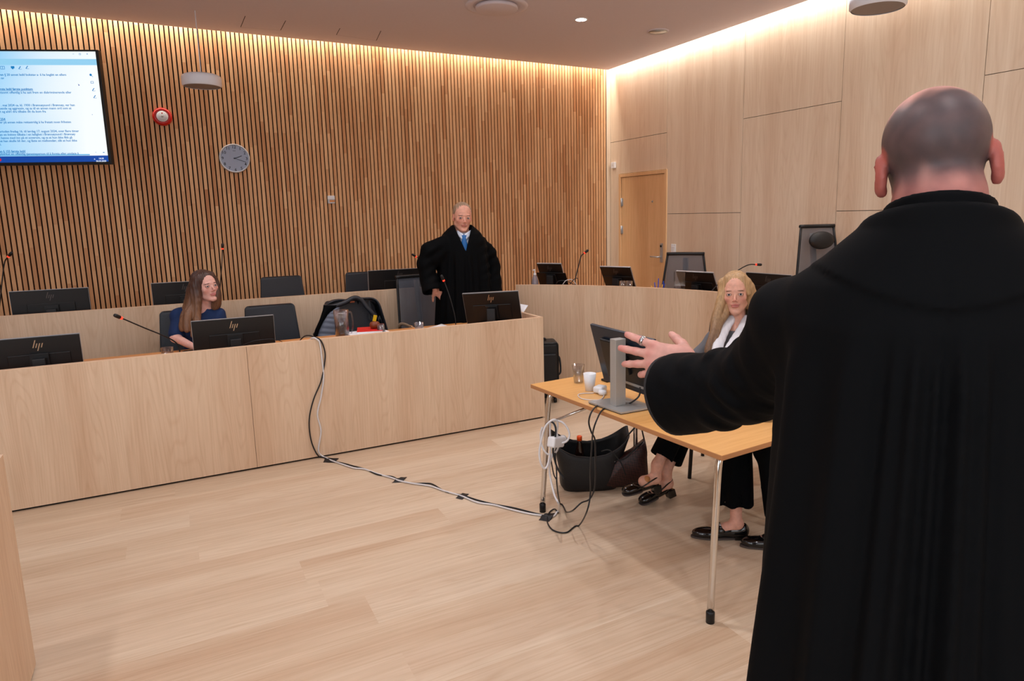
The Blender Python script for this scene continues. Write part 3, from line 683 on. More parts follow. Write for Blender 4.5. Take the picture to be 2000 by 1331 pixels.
def mesh_chair(label, loc, rz, top=1.10, head=False, w0=.42, w1=.50, lean=.14, h0=.50):
    """high mesh-backed swivel chair, back side is -Y, front +Y"""
    t = thing('mesh_office_chair', label, 'chair', loc, rz, 'grey mesh office chairs')
    H = top-h0
    def bp(u, z): w = (w0+(w1-w0)*z/H)/2; return (u*w, -.22-lean*z-.02*(1-u*u), h0+z)
    P = [[bp(u, z) for u in np.linspace(-1, 1, 9)] for z in np.linspace(.0, H, 9)]
    MB().grid(P, M['meshfab'], True, .003).build('mesh_back', t)
    for s in (-1, 1): MB().tube([bp(s, z) for z in np.linspace(-.02, H, 8)], .011, M['black']).build('side_rail', t)
    MB().tube([bp(u, H) for u in np.linspace(-1.06, 1.06, 8)], .017, M['black']).build('top_bar', t)
    MB().tube([(bp(0, z)[0], bp(0, z)[1]-.045-.0*z, bp(0, z)[2]) for z in np.linspace(-.1, H*.93, 6)], .028, M['alu'], 8).build('spine', t)
    MB().box(-.24, .24, -.22, .26, .43, .50, M['leather2']).build('seat', t, bevel=.025, bseg=3)
    for s in (-1, 1):
        MB().tube(crom([(s*.27, -.16, .46), (s*.275, -.17, .66), (s*.275, -.10, .71), (s*.275, .1, .71), (s*.275, .16, .69)], 5), .016, M['chrome']).build('armrest', t)
    if head:
        MB().lathe([(.0001, -.03), (.08, -.026), (.125, -.008), (.13, .008), (.09, .026), (.0001, .03)], M['leather2'], seg=32, X=T(0, -.22-lean*H*.85+.06, h0+H*.86) @ RX(math.pi/2) @ Matrix.Scale(1.0, 4, (1, 0, 0)) @ Matrix.Scale(.62, 4, (0, 1, 0))).build('headrest', t)
    MB().tube([(0, 0, .43), (0, 0, .1)], .025, M['chrome']).build('column', t)
    b = MB()
    for k in range(5):
        a = k*2*math.pi/5; b.tube([(0, 0, .11), (.29*math.cos(a), .29*math.sin(a), .07)], [.025, .015], M['black'])
    b.build('star_base', t)
    for k in range(5):
        a = k*2*math.pi/5; MB().tube([(.29*math.cos(a)-.012*math.sin(a), .29*math.sin(a)+.012*math.cos(a), .03), (.29*math.cos(a)+.012*math.sin(a), .29*math.sin(a)-.012*math.cos(a), .03)], .03, M['black'], 16).build('caster', t)
    return t
q0 = onY(812, 590, 5.95)
mesh_chair('grey mesh office chair with chrome armrest behind the front desk, left of the standing man', (q0[0]+.19, 6.02, 0), math.pi+.1, 1.125, False, .50, .44)
p = (at(1300, 495, 5.75)+at(1378, 497, 5.65))/2; rzM = math.atan2(at(1378, 497, 5.65)[1]-at(1300, 495, 5.75)[1], at(1378, 497, 5.65)[0]-at(1300, 495, 5.75)[0])
def placeback(label, tl, tr, dl, dr, top, **k):
    a, c = at(*tl, dl), at(*tr, dr); r = math.atan2(c[1]-a[1], c[0]-a[0]); m_ = (a+c)/2
    # back faces away from the camera: chair front towards the camera
    return mesh_chair(label, (0, 0, .14), 0, top=m_[2]-.14, **k), m_, r
t, m_, r = placeback('grey mesh office chair behind the curved bench beside the door', (1300, 495), (1378, 497), 6.85, 6.75, 0, head=False, w0=.52, w1=.35, lean=.12)
t.rotation_euler = (0, 0, r+math.pi); Rm = RZ(r+math.pi); off = Rm @ Vector((0, -.22-.12*(m_[2]-.64), 0)); t.location = (m_[0]-off[0], m_[1]-off[1], .14)
t, m_, r = placeback('tall grey mesh office chair with oval headrest by the right wall', (1560, 443), (1632, 441), 6.1, 6.2, 0, head=True, w0=.56, w1=.34, lean=.10)
t.rotation_euler = (0, 0, r+math.pi); Rm = RZ(r+math.pi); off = Rm @ Vector((0, -.22-.10*(m_[2]-.64), 0)); t.location = (m_[0]-off[0], m_[1]-off[1], .14)

# ---- drinking vessels
def tumbler(label, loc, r0=.028, r1=.034, h=.075, m_='glass', water=0, group=None, name='drinking_glass', cat='glass', solid=False, th=.0014):
    t = thing(name, label, cat, loc, 0, group)
    MB().lathe([(r0, 0), (r1, h), (r1-th, h), (r0-th, .004), (.0001, .004)], M[m_], seg=32).build('cup_wall' if name == 'plastic_cup' else 'glass_wall', t)
    if water: MB().lathe([(r0-th-.0006, .0046), (r0+(r1-r0)*water/h-th-.0006, water), (.0001, water)], M['water'], seg=28).build('water', t)
    return t
def deskpt(px, py, Y, z): q = onY(px, py, Y); return (q[0], Y, z)
tumbler('small drinking glass on the front desk left of the leaning microphone', deskpt(327, 690, 5.3, DT), .034, .040, .085, th=.003)
tumbler('small drinking glass on the front desk before the mesh chair', deskpt(819, 645, 5.35, DT), .034, .040, .085, th=.003)
# jug
jq = deskpt(669, 655, 5.25, DT); t = thing('water_jug', 'tall clear water jug half full on the front desk before the coat', 'jug', jq)
hj = onY(667, 606, 5.25)[2]-DT
MB().lathe([(.052, 0), (.054, .01), (.052, hj*.5), (.056, hj), (.053, hj), (.049, hj*.5), (.050, .008), (.0001, .008)], M['glass'], seg=36).build('jug_body', t)
hw = onY(667, 638, 5.25)[2]-DT
MB().lathe([(.0485, .0085), (.0485, hw), (.0001, hw)], M['water'], seg=36).build('water', t)
MB().tube(crom([(.050, 0, hj*.93), (.075, 0, hj*.9), (.082, 0, hj*.6), (.068, 0, hj*.3), (.048, 0, hj*.22)], 6), .006, M['glass'], 8, X=RZ(-.3)).build('handle', t)
# stacked cups, pouch, book, papers
zc = deskpt(745, 652, 5.18, DT); hh = onY(745, 632, 5.18)[2]-DT
t = thing('plastic_cup_stack', 'upturned stack of clear plastic cups beside the red booklet', 'cup', zc)
for i in range(4): MB().lathe([(.036-.0*i, i*.012), (.027, i*.012+hh-.04), (.0255, i*.012+hh-.04), (.034, i*.012+.001)], M['clear'], seg=28).build('cup', t)
def slab(name, label, cat, poly_px, Y, z, th, m_, group=None):
    return None
bk = deskpt(724, 652, 5.22, DT); zt_ = onY(724, 649, 5.22)[2]
t = tag(MB().box(-.17, .13, -.10, .12, 0, max(.02, zt_-DT), M['paper']).build('paper_stack', bevel=.001), 'stack of white paper under the red booklet on the front desk', 'paper'); t.location = bk; t.rotation_euler = (0, 0, .1)
t = thing('red_booklet', 'red booklet lying on white papers on the front desk', 'book', (bk[0]-.005, 5.24, max(.02, zt_-DT)+DT+.0005), -.25)
MB().box(-.09, .10, -.09, .13, 0, .016, M['paper']).build('pages', t); MB().box(-.091, .101, -.091, .131, .016, .0185, M['redcov']).build('cover', t)
pq = (onY(732, 640, 5.26)[0], 5.26, max(.02, zt_-DT)+DT+.0195)
t = tag(MB().lathe([(.0001, .0), (.026, .003), (.036, .02), (.036, .038), (.026, .052), (.0001, .055)], M['brown'], seg=28, X=Matrix.Scale(1.1, 4, (1, 0, 0))).build('leather_pouch'), 'round brown leather pouch on the red booklet', 'pouch'); t.location = pq
def sheet(label, c, rz, w=.21, h=.297, curl=0, name='paper_sheet', z=None, tiltx=0, cat='paper'):
    P = [[((u-.5)*w, (v-.5)*h, curl*(u**2)*.12+.0015+tiltx*v) for u in np.linspace(0, 1, 8)] for v in np.linspace(0, 1, 8)]
    o = MB().grid(P, M['paper'], True, .0012).build(name); o.location = c; o.rotation_euler = (0, 0, rz); return tag(o, label, cat)
sheet('loose white sheet standing up at the jug on the front desk', (onY(640, 664, 5.1)[0]-.02, 5.13, DT+.001), .3, .16, .14, .4)
sheet('white papers spread on the front desk behind the small glass', (onY(838, 640, 5.4)[0], 5.38, DT+.001), .05, .30, .21, .25)
sheet('white sheet on the front desk before the chrome armrest', (onY(780, 648, 5.3)[0], 5.25, DT+.001), -.1, .26, .25, .2)
c_ = onY(1004, 605, 5.3)
sheet('curled white sheet behind the tilted monitor at the end of the front desk', (c_[0]-.03, 5.35, DT+.001), .1, .25, .25, 1.35)
t = thing('keyboard', 'black keyboard edge on the front desk by the seated woman', 'keyboard', deskpt(366, 688, 5.42, DT), 0)
MB().box(-.03, .40, -.06, .07, 0, .018, M['black']).build('case', t, bevel=.003)
b = MB()
for i in range(14):
    for j in range(4): b.box(-.02+i*.029, .004+i*.029, -.05+j*.029, -.026+j*.029, .018, .022, M['black'])
b.build('keys', t)

# ---- things on the curved bench
t = thing('pump_bottle', 'grey pump bottle of hand gel at the left end of the curved bench', 'bottle', (*benchpt(1045, 556, .12)[:2], .87))
hb = benchpt(1045, 527, .12)[2]-.87
MB().lathe([(.032, 0), (.034, .01), (.034, hb*.55), (.022, hb*.75), (.012, hb*.8)], M['soap'], seg=28).build('bottle_body', t)
b = MB().lathe([(.014, hb*.78), (.014, hb*.86), (.005, hb*.87), (.005, hb*.98)], M['white'], seg=16); b.tube([(0, 0, hb*.98), (.0, 0, hb), (-.03, -.02, hb*.985)], .006, M['white']); b.build('pump', t)
for k, (px, lb) in enumerate(((1216, 'left one of two clear plastic cups before a bench monitor'), (1229, 'right one of two clear plastic cups before a bench monitor'))):
    q = benchpt(px, 560, .08); h_ = benchpt(px, 549, .08)[2]-.87
    tumbler(lb, (q[0], q[1], .87), .027, .034, max(.07, h_), 'clear', name='plastic_cup', cat='cup')
q = benchpt(1286, 566, .12); t = thing('pen_cup', 'holder with blue and yellow pens on the curved bench', 'pen holder', (q[0], q[1], .87))
MB().lathe([(.038, 0), (.038, .09), (.035, .09), (.035, .004)], M['black'], seg=24).build('cup', t)
for i, (dx, dy, tx_, ty_, mm, L) in enumerate(((-.02, 0, -.05, .02, 'pen_b', .17), (.0, .01, .02, 0, 'pen_b', .205), (.018, -.01, .07, -.02, 'pen_b', .18), (-.028, .01, -.12, 0, 'pen_y', .14), (.01, -.02, .03, -.03, 'pen_y', .15), (.024, .01, .16, .02, 'pen_b', .15))):
    MB().tube([(dx, dy, .005), (dx+tx_*.4, dy+ty_*.4, L)], .0045, M[mm], 8).build('pen', t)
q = benchpt(1328, 572, .14); hq = benchpt(1325, 530, .14)[2]-.87
t = thing('acrylic_holder', 'clear acrylic leaflet holder beside the pens on the curved bench', 'holder', (q[0], q[1], .87), rzM)
MB().box(-.05, .05, -.002, .0, 0, hq, M['clear']).build('back_sheet', t)
MB().box(-.05, .05, -.05, -.048, 0, hq*.45, M['clear']).build('front_sheet', t)
for s in (-1, 1): MB().box(s*.05-.001, s*.05+.001, -.05, 0, 0, hq, M['clear']).build('side_sheet', t)
b = MB(); 
for k in range(3):
    q = [benchpt(1085+k*14, 556, .08), benchpt(1092+k*14, 549-k, .08), benchpt(1108+k*10, 550-k*3, .09), benchpt(1122+k*4, 557, .10)]
    for v in q: v[2] = max(v[2], .873)
    tag(MB().tube(crom(q, 6), .0035, M['cableb' if k != 1 else 'cablew']).build('monitor_cable'), ('black cable looping behind the bench monitor by the pump bottle', 'pale cable loop behind the bench monitor by the pump bottle', 'dark cable loop at the foot of the bench microphone')[k], 'cable')

# ---- coat over the chair
cx_, cy_ = onY(692, 640, 5.9)[0], 5.84
t = thing('quilted_coat', 'black coat with grey quilted lining draped over a chair back', 'coat', (cx_, cy_, 0))
def K(px, py, Y=6.06): q = onY(px, py, Y); return (q[0]-cx_, Y-cy_, q[2])
# outer shell: a sheet folded over the back, seen from the desk side
cols = 25; rows = []
topl = [(612, 655), (632, 628), (634, 600), (645, 590), (662, 586), (680, 586), (693, 580), (708, 583), (728, 583), (738, 592), (745, 612), (752, 632), (757, 650)]
tp = crom([K(x, y) for x, y in topl], 3)
n_ = len(tp); P = []
for v in np.linspace(0, 1, 9):
    row = []
    for i, q in enumerate(tp):
        u = i/(n_-1); zc_ = .60
        yy = q[1]+.035*math.sin(v*math.pi)+.06*(v-.5)+.01*math.sin(u*22+v*5)
        row.append((q[0]*(1-.04*v), yy, q[2]-.30*max(0, v-.55)*(1 if q[2] > .85 else .3)))
    P.append(row)
MB().grid(P, M['leather'], True, .012).build('shoulder_shell', t)
back = [[(K(x0_+(x1_-x0_)*u, y_, 6.10)[0], 6.10-cy_+.012*math.sin(u*30), K(x0_+(x1_-x0_)*u, y_, 6.10)[2]) for u in np.linspace(0, 1, 24)] for x0_, x1_, y_ in ((664, 724, 588), (648, 738, 598), (640, 744, 615), (628, 750, 640), (612, 757, 662), (606, 762, 700), (602, 766, 760))]
MB().grid(back, M['robe'], True, .012).build('inner_back', t)
def flap(L, R, name, mm, ripple, Ya, Yb_, rows_=40, amp=.008):
    P = []
    for v in np.linspace(0, 1, rows_):
        def ev(Q): k_ = v*(len(Q)-1); i = min(int(k_), len(Q)-2); f = k_-i; return (Q[i][0]*(1-f)+Q[i+1][0]*f, Q[i][1]*(1-f)+Q[i+1][1]*f)
        a, c = ev(L), ev(R); Y_ = Ya+(Yb_-Ya)*v; row = []
        for u in np.linspace(0, 1, 10):
            q = K(a[0]+(c[0]-a[0])*u, a[1]+(c[1]-a[1])*u, Y_-amp*abs(math.sin(v*math.pi*ripple))-.02*math.sin(u*math.pi)); row.append(q)
        P.append(row)
    MB().grid(P, M[mm], True, .008).build(name, t)
flap([(650, 606), (638, 612), (630, 626), (622, 645), (617, 665), (612, 700)], [(664, 598), (660, 612), (659, 630), (657, 648), (656, 665), (656, 700)], 'quilted_lining', 'quilt', 9, 6.00, 5.96)
flap([(632, 597), (631, 606), (625, 625), (616, 645), (610, 668), (606, 700)], [(664, 596), (640, 614), (631, 628), (623, 645), (617, 665), (613, 700)], 'front_edge', 'robe', 1, 5.985, 5.95)
b = MB().tube(crom([K(632, 600, 6.0), K(650, 599, 5.99), (K(672, 592, 5.99)), K(692, 582, 6.0), K(706, 587, 6.0), K(716, 600, 5.99), K(727, 612, 5.98), K(735, 622, 5.98)], 6), .020, M['leather'], 10); b.build('collar', t)
b = MB().tube(crom([K(722, 612, 6.0), K(722, 624, 5.99), K(732, 633, 5.98), K(742, 638, 5.98)], 6), .007, M['cableb'], 8); b.build('strap', t)
q = K(732, 622, 5.95); MB().box(-.016, .016, -.004, .004, -.028, .028, M['yellow'], X=T(*q) @ RY(.25)).build('yellow_tag', t, bevel=.003)
q = K(688, 590, 5.985); MB().box(-.02, .02, -.003, .003, -.007, .007, M['brown'], X=T(*q)).build('neck_label', t, bevel=.002)

# ---- suitcase
q = onZ(1083, 787, 0); t = thing('suitcase', 'black upright trolley suitcase between the front desk and the curved bench', 'suitcase', (q[0]-.10, q[1]+.14, 0), -.35)
Hs = .56
MB().box(-.19, .19, -.12, .12, .045, Hs, M['leather2']).build('case', t, bevel=.035, bseg=4)
MB().box(-.16, .16, -.145, -.119, .10, Hs-.10, M['leather2']).build('front_pocket', t, bevel=.015, bseg=3)
MB().tube(crom([(.191, -.03, .24), (.215, -.02, .27), (.215, .02, .38), (.191, .03, .41)], 5), .009, M['black']).build('side_handle', t)
MB().tube(crom([(-.08, 0, Hs-.005), (-.07, 0, Hs+.018), (.07, 0, Hs+.018), (.08, 0, Hs-.005)], 5), .009, M['black']).build('top_handle', t)
MB().tube(crom([(-.18, -.1, .08), (-.178, -.118, .3), (-.178, -.118, Hs-.05), (-.12, -.118, Hs-.012), (.12, -.118, Hs-.012), (.178, -.118, Hs-.05), (.178, -.118, .1)], 6), .004, M['black']).build('zip', t)
for sx_ in (-.15, .15):
    for sy_ in (-.09, .09): MB().tube([(sx_-.012, sy_, .024), (sx_+.012, sy_, .024)], .024, M['black'], 16).build('wheel', t)

# ------------------------------------------------------------------ the folding table
TA = onZ(1036, 751, .735); TB = onZ(1410, 891, .735); ang = math.atan2(TB[1]-TA[1], TB[0]-TA[0])
Lt = np.linalg.norm(TB-TA); t = thing('folding_table', 'beech table with chrome legs carrying a monitor, at which the blonde woman sits', 'table', (TA[0], TA[1], 0), ang)
TW = .78
TAB = t; TH = .735
MB().box(0, Lt, 0, TW, TH-.022, TH-.001, M['tedge']).build('table_edge', t, bevel=.002)
MB().box(.0015, Lt-.0015, .0015, TW-.0015, TH-.0012, TH, M['beech']).build('tabletop', t)
Mt = mw(t)
def tl(wx): return Mt.inverted() @ Vector(wx)
f1 = tl(onZ(1060, 1000, 0)); f2 = tl(onZ(1387, 1216, 0))
def tleg(fx, fy, tx__, ty__):
    o = MB().tube(crom([(fx, fy, .04), (fx+(tx__-fx)*.6, fy+(ty__-fy)*.6, .45), (tx__, ty__, .66), (tx__+.01*(1 if tx__ < Lt/2 else -1), ty__+.03*(1 if ty__ < TW/2 else -1), TH-.028)], 6), .0145, M['chrome'], 16).build('leg', t)
    MB().lathe([(.018, 0), (.0185, .045), (.0165, .05)], M['black'], c=(fx, fy, 0), seg=20).build('rubber_foot', o)
tleg(f1[0], f1[1], f1[0]+.01, .06); tleg(f2[0], f2[1], Lt-.07, .06)
tleg(f1[0]+.0, TW-.08, f1[0]+.01, TW-.09); tleg(f2[0], TW-.08, Lt-.07, TW-.09)
for x_ in (f1[0]+.02, Lt-.08): MB().tube([(x_, .09, TH-.034), (x_, TW-.12, TH-.034)], .012, M['chrome'], 12).build('leg_frame', t)
s0 = tl(at(1075, 825, 3.62)); MB().tube([(s0[0], s0[1], s0[2]), (.42, .25, TH-.03)], .007, M['chrome'], 10).build('brace', t)
MB().box(.06, Lt-.06, .10, .125, TH-.05, TH-.022, M['black']).build('rail', t)

# table monitor
pb = onZ(1200, 797, TH); t = thing('computer_monitor', 'monitor seen from behind on a grey stand on the beech table', 'monitor', (pb[0], pb[1], TH), ang-.02, 'computer monitors on the desks')
# local x runs towards the photographer's right end of the table, local y to the far side
def lm(wx): return mw(t).inverted() @ Vector(wx)
bs = [lm(onZ(x, y, TH)) for x, y in ((1149, 789), (1213, 811), (1281, 799), (1216, 779))]
poly = [(p.x, p.y) for p in bs]
b = MB().prism(poly[::-1] if 0 else poly, .004, .013, M['alu']); b.build('stand_base', t, bevel=.001)
MB().prism([(p[0]*.97, p[1]*.97) for p in poly], 0, .004, M['black']).build('base_pad', t)
hp = .345
MB().box(-.022, .024, -.010, .052, .013, hp, M['alu']).build('stand_post', t, bevel=.002)
MB().box(-.0235, -.0215, -.002, .034, .02, hp-.008, M['black']).build('cable_channel', t)
lt_ = lm(onX(1153, 632, pb[0]+.05)); rt_ = lm(onX(1293, 660, pb[0]+.12)); 
Wm = .50; Hm = .335
xl = lt_.x; ztm = lt_.z
X = T(xl+Wm/2, .115, ztm-Hm/2) @ RX(D2R(17)) @ RY(D2R(1.5))
navy = mat('dark_blue_black_plastic', (24, 36, 50), .35)
b = MB().box(-Wm/2, Wm/2, -.006, .012, -Hm/2, Hm/2, navy, X); b.build('back_shell', t, bevel=.004)
MB().box(-.17, .17, -.026, -.005, -Hm/2+.05, Hm/2-.06, M['black'], X).build('rear_housing', t, bevel=.008)
MB().box(-Wm/2+.003, Wm/2-.003, .0115, .0135, -Hm/2+.004, Hm/2-.004, M['black'], X).build('screen', t)
MB().box(-.045, .045, -.04, -.024, -.05, .05, M['black'], X).build('mount_plate', t, bevel=.003)
MB().box(-.13, .15, -.0285, -.0255, -Hm/2+.052, -Hm/2+.066, M['alu'], X).build('port_strip', t)
# cups on the table
def tpt(px, py): q = onZ(px, py, TH); return (q[0], q[1], TH)
tumbler('clear thin plastic cup at the far left corner of the beech table', tpt(1130, 748), .026, .036, .105, 'clear', name='plastic_cup', cat='cup', th=.0009)
tumbler('white plastic cup on the beech table beside the monitor', tpt(1152, 763), .025, .035, .095, 'white', name='plastic_cup', cat='cup')
tumbler('clear cup on the beech table beside the robed man at the right', tpt(1497, 822), .032, .037, .07, 'clear', name='plastic_cup', cat='cup')
q = tpt(1172, 768); t = thing('earphone_case', 'small white plastic earphone case behind the monitor stand on the beech table', 'case', q, .5)
MB().box(-.035, .035, -.028, .028, .004, .04, M['white']).build('case_body', t, bevel=.012, bseg=4)
MB().lathe([(.0001, .0), (.018, .002), (.024, .014), (.018, .026), (.0001, .028)], M['white'], c=(-.03, -.03, 0), seg=20).build('plug', t)
q = tpt(1185, 745); t = tag(MB().box(-.02, .05, -.03, .03, 0, .012, M['black']).build('phone_dock', bevel=.003), 'small dark gadget lying behind the monitor on the beech table', 'gadget'); t.location = q
def cable(name, label, pts, m_, r=.0035, par=None, group=None, n=7):
    P = [np.array([p[0], p[1], max(p[2], r+.001)]) for p in crom(pts, n)]
    return tag(MB().tube(P, r, M[m_], 8).build(name), label, 'cable', group)
TZ = lambda x, y: onZ(x, y, TH+.004)
cable('white_cable', 'thin white cable looped on the beech table by the white cup', [TZ(1182, 765), TZ(1176, 779), TZ(1160, 782), TZ(1136, 779), TZ(1129, 772), TZ(1138, 769), TZ(1160, 768)], 'cablew', .0025)
d_ = 3.14
cable('monitor_cable', 'left one of two black cables hanging from the monitor over the table edge', [TZ(1200, 787), TZ(1183, 786), TZ(1166, 793), at(1155, 806, 3.16), at(1150, 825, 3.17), at(1155, 845, 3.2), at(1162, 860, 3.25), at(1163, 900, 3.3), at(1162, 950, 3.38), at(1152, 975, 3.45), at(1135, 983, 3.48), at(1118, 998, 3.5), onZ(1105, 1000, .008), onZ(1094, 985, .01), at(1088, 950, 3.6), at(1087, 920, 3.6), at(1084, 885, 3.59)], 'cableb', .004)
cable('monitor_cable', 'right one of two black cables hanging from the monitor, looping on the floor', [TZ(1206, 792), TZ(1190, 795), TZ(1176, 802), at(1165, 822, 3.13), at(1158, 845, 3.17), at(1156, 870, 3.25), at(1153, 920, 3.3), at(1153, 965, 3.4), at(1146, 1000, 3.4), onZ(1130, 1028, .006), onZ(1105, 1041, .006), onZ(1080, 1036, .006), onZ(1069, 1020, .006), onZ(1072, 1003, .006), onZ(1083, 995, .008), onZ(1090, 1002, .006)], 'cableb', .004)
cable('monitor_cable', 'black cable drooping from the back of the monitor onto its base', [onX(1250, 757, 1.93), onX(1249, 772, 1.93), onX(1240, 782, 1.91), TZ(1225, 790), TZ(1208, 791), TZ(1196, 788)], 'cableb', .004)
# long cables from the front desk to the table
def up_(x, y, dy=0): return onY(x, y, FD-.009-dy)
W1 = [onZ(605, 668, DT+.006), (onY(610, 660, FD+.0)), up_(617, 660, -.006), up_(625, 672), up_(629, 703), up_(632, 738), up_(627, 776), up_(620, 810), up_(627, 842), up_(622, 880), up_(632, 893)]
W1[0] = np.array([onY(596, 668, 5.0)[0], 5.05, DT+.05]); W1[1] = np.array([onY(610, 664, FD+.015)[0], FD+.015, .866]); W1[2] = up_(620, 664, 0); 
fl = [(647, 900), (670, 908), (692, 915), (712, 917), (737, 926), (765, 934), (781, 940), (806, 945), (828, 948), (844, 951), (869, 960), (900, 969), (932, 982), (964, 987), (1002, 997), (1033, 1004), (1062, 1008), (1081, 1009)]
W1 += [onZ(x, y, .006) for x, y in fl]
W1 += [onZ(1091, 1000, .01), at(1091, 985, 3.5), at(1083, 968, 3.55), at(1075, 935, 3.6), at(1073, 910, 3.6), at(1080, 885, 3.6), at(1086, 868, 3.6)]
cable('extension_cable', 'long white power cord running from the front desk across the floor to the table', W1, 'cablew', .0055, n=5)
B1 = [np.array([onY(572, 668, 5.1)[0], 5.12, DT+.01]), np.array([onY(595, 664, 5.0)[0], 5.0, DT+.12]), np.array([onY(617, 662, FD+.015)[0], FD+.015, .868])]
B1 += [up_(x, y) for x, y in ((628, 668), (635, 692), (632, 722), (626, 748), (612, 782), (604, 820), (607, 858), (618, 886))]+[up_(630, 896)]
B1 += [onZ(x+1, y+dy, .004) for (x, y), dy in zip(fl[:-1], (1, -2, -3, 0, 2, -2, 0, 0, -3, -4, 1, -1, -4, -1, -4, -3, 0))]
cable('signal_cord', 'long black cord running beside the white one from the desk to the table', B1, 'cableb', .0045, n=5)
cable('thin_cable', 'thin black cable arching over the front desk behind the middle monitor', [onY(455, 684, 5.02), onY(490, 668, 5.02), onY(520, 663, 5.02), onY(540, 664, 5.02), onY(553, 669, 5.04)], 'cableb', .002)
for i, (pts, lb) in enumerate(((((631, 904), (638, 895), (662, 896), (655, 905)), 'black tape patch over the cords beside the front desk'), (((765, 944), (782, 933), (795, 933), (786, 943)), 'black tape patch over the cords, second from the desk'), (((890, 974), (903, 964), (916, 966), (903, 977)), 'black tape patch over the cords, third from the desk'), (((1052, 1017), (1064, 1004), (1090, 1003), (1072, 1020)), 'black tape patch over the cords by the table leg'))):
    q = [onZ(x, y, .0) for x, y in pts]; cx2 = sum(q)/4; n1 = 9; P = []
    for u in np.linspace(0, 1, n1):
        row = []
        for v in np.linspace(0, 1, n1):
            p2 = q[0]*(1-u)*(1-v)+q[3]*u*(1-v)+q[1]*(1-u)*v+q[2]*u*v; row.append((p2[0]-cx2[0], p2[1]-cx2[1], .0015+.011*math.exp(-((v-.5)/.16)**2)+.0006*math.sin(u*9)))
        P.append(row)
    o = MB().grid(P, M['tape'], True, .0008).build('tape_patch'); o.location = (cx2[0], cx2[1], .0); tag(o, lb, 'tape', 'tape patches over the cords')
    MB2 = MB()
# cord bundle hung on the left table leg
def L5(x, y, d=3.6): return at(1040+x/5.12, 800+y/5.12, d)
cable('white_cord_loop', 'white cord hung in long loops around the left table leg', [L5(190, 330), L5(240, 240), L5(250, 130, 3.57), L5(205, 105, 3.55), L5(130, 170, 3.55), L5(90, 300, 3.55), L5(68, 430, 3.55), L5(80, 530, 3.55), L5(115, 590, 3.56), L5(150, 560, 3.57), L5(180, 400, 3.6), L5(175, 200, 3.62), L5(190, 120, 3.62), L5(290, 125, 3.6), L5(350, 190, 3.6), L5(370, 260, 3.6), L5(340, 320, 3.6), L5(280, 340, 3.6)], 'cablew', .0055)
cable('white_cord_loop', 'second white cord looped between the left table leg and the power strip', [L5(100, 180, 3.65), L5(80, 250, 3.66), L5(90, 350, 3.66), L5(130, 430, 3.65), L5(180, 455, 3.64), L5(240, 420, 3.62), L5(262, 330, 3.6), L5(240, 230, 3.6), L5(215, 150, 3.6)], 'cablew', .0055)
cable('black_cord_loop', 'black cord hanging from the power strip behind the left table leg to the bag', [L5(110, 210, 3.66), L5(150, 135, 3.62), L5(200, 130, 3.57), L5(232, 190, 3.56), L5(225, 300, 3.56), L5(205, 400, 3.56), L5(220, 500, 3.57), L5(260, 610, 3.57), L5(320, 695, 3.57)], 'cableb', .005)
q = L5(235, 325, 3.59); t = thing('power_strip', 'white power socket block hanging beside the left table leg', 'power strip', q, .5)
MB().box(-.055, .055, -.024, .024, -.028, .028, M['white'], X=RY(.25)).build('socket_block', t, bevel=.01, bseg=3)
MB().lathe([(.024, 0), (.022, .03), (.010, .04)], M['white'], X=T(.05, 0, -.01) @ RY(1.4), seg=18).build('plug', t)

# ------------------------------------------------------------------ bags under the table
g0 = onZ(1163, 962, 0)
t = thing('tote_bag', 'large black pebbled leather tote bag with bottle inside, under the table', 'bag', (g0[0]+.02, g0[1]+.1, 0), 0)
Mi = mw(t).inverted(); bc = np.array([g0[0]+.02, g0[1]+.1])
dd = pr = None
vx = np.array([math.cos(-.42), math.sin(-.42)]); vy = np.array([-vx[1], vx[0]])   # bag width direction ~ across the view
prof = [(0, .165, .085), (.03, .185, .10), (.12, .19, .10), (.22, .21, .10), (.30, .235, .095), (.345, .25, .09)]
def bagring(z, a, c, n=40, dip=0):
    out = []
    for i in range(n):
        th = 2*math.pi*i/n; cs, sn = math.cos(th), math.sin(th); e = .55
        u = a*math.copysign(abs(cs)**e, cs); v = c*math.copysign(abs(sn)**e, sn)
        zz = z+dip*((abs(u)/a)**2.2-1)*.11+dip*(.03 if sn > 0 else -.015)
        p2 = vx*u+vy*v; out.append((p2[0], p2[1], zz))
    return out
b = MB(); vs = []; fs = []; n = 40
R_ = [bagring(z, a, c, n, max(0, (z-.2)/.145) if z > .2 else 0) for z, a, c in prof]
R_ += [bagring(z-.0, a-.008, c-.008, n, max(0, (z-.2)/.145) if z > .2 else 0) for z, a, c in prof[::-1][:-1]]
for r_ in R_: vs += r_
for j in range(len(R_)-1):
    for i in range(n): k = (i+1) % n; fs.append((j*n+i, j*n+k, (j+1)*n+k, (j+1)*n+i))
fs.append(tuple(range(n))[::-1]); fs.append(tuple((len(R_)-1)*n+i for i in range(n)))
b.add(vs, fs, M['leather2'], True); b.build('bag_body', t)
def bp_(u, v, z): p2 = vx*u+vy*v; return (p2[0], p2[1], z)
MB().tube(crom([bp_(.22, -.06, .33), bp_(.30, -.05, .40), bp_(.33, -.04, .33), bp_(.35, -.05, .2), bp_(.31, -.06, .12)], 6), .005, M['leather2'], 8).build('strap', t)
MB().tube(crom([bp_(-.235, -.02, .32), bp_(-.245, -.04, .24), bp_(-.23, -.06, .12), bp_(-.215, -.09, .09)], 6), .004, M['leather2'], 8).build('strap', t)
MB().tube(crom([bp_(.06, -.1, .26), bp_(.11, -.12, .27), bp_(.17, -.14, .2), bp_(.2, -.15, .12)], 6), .004, M['leather2'], 8).build('strap', t)
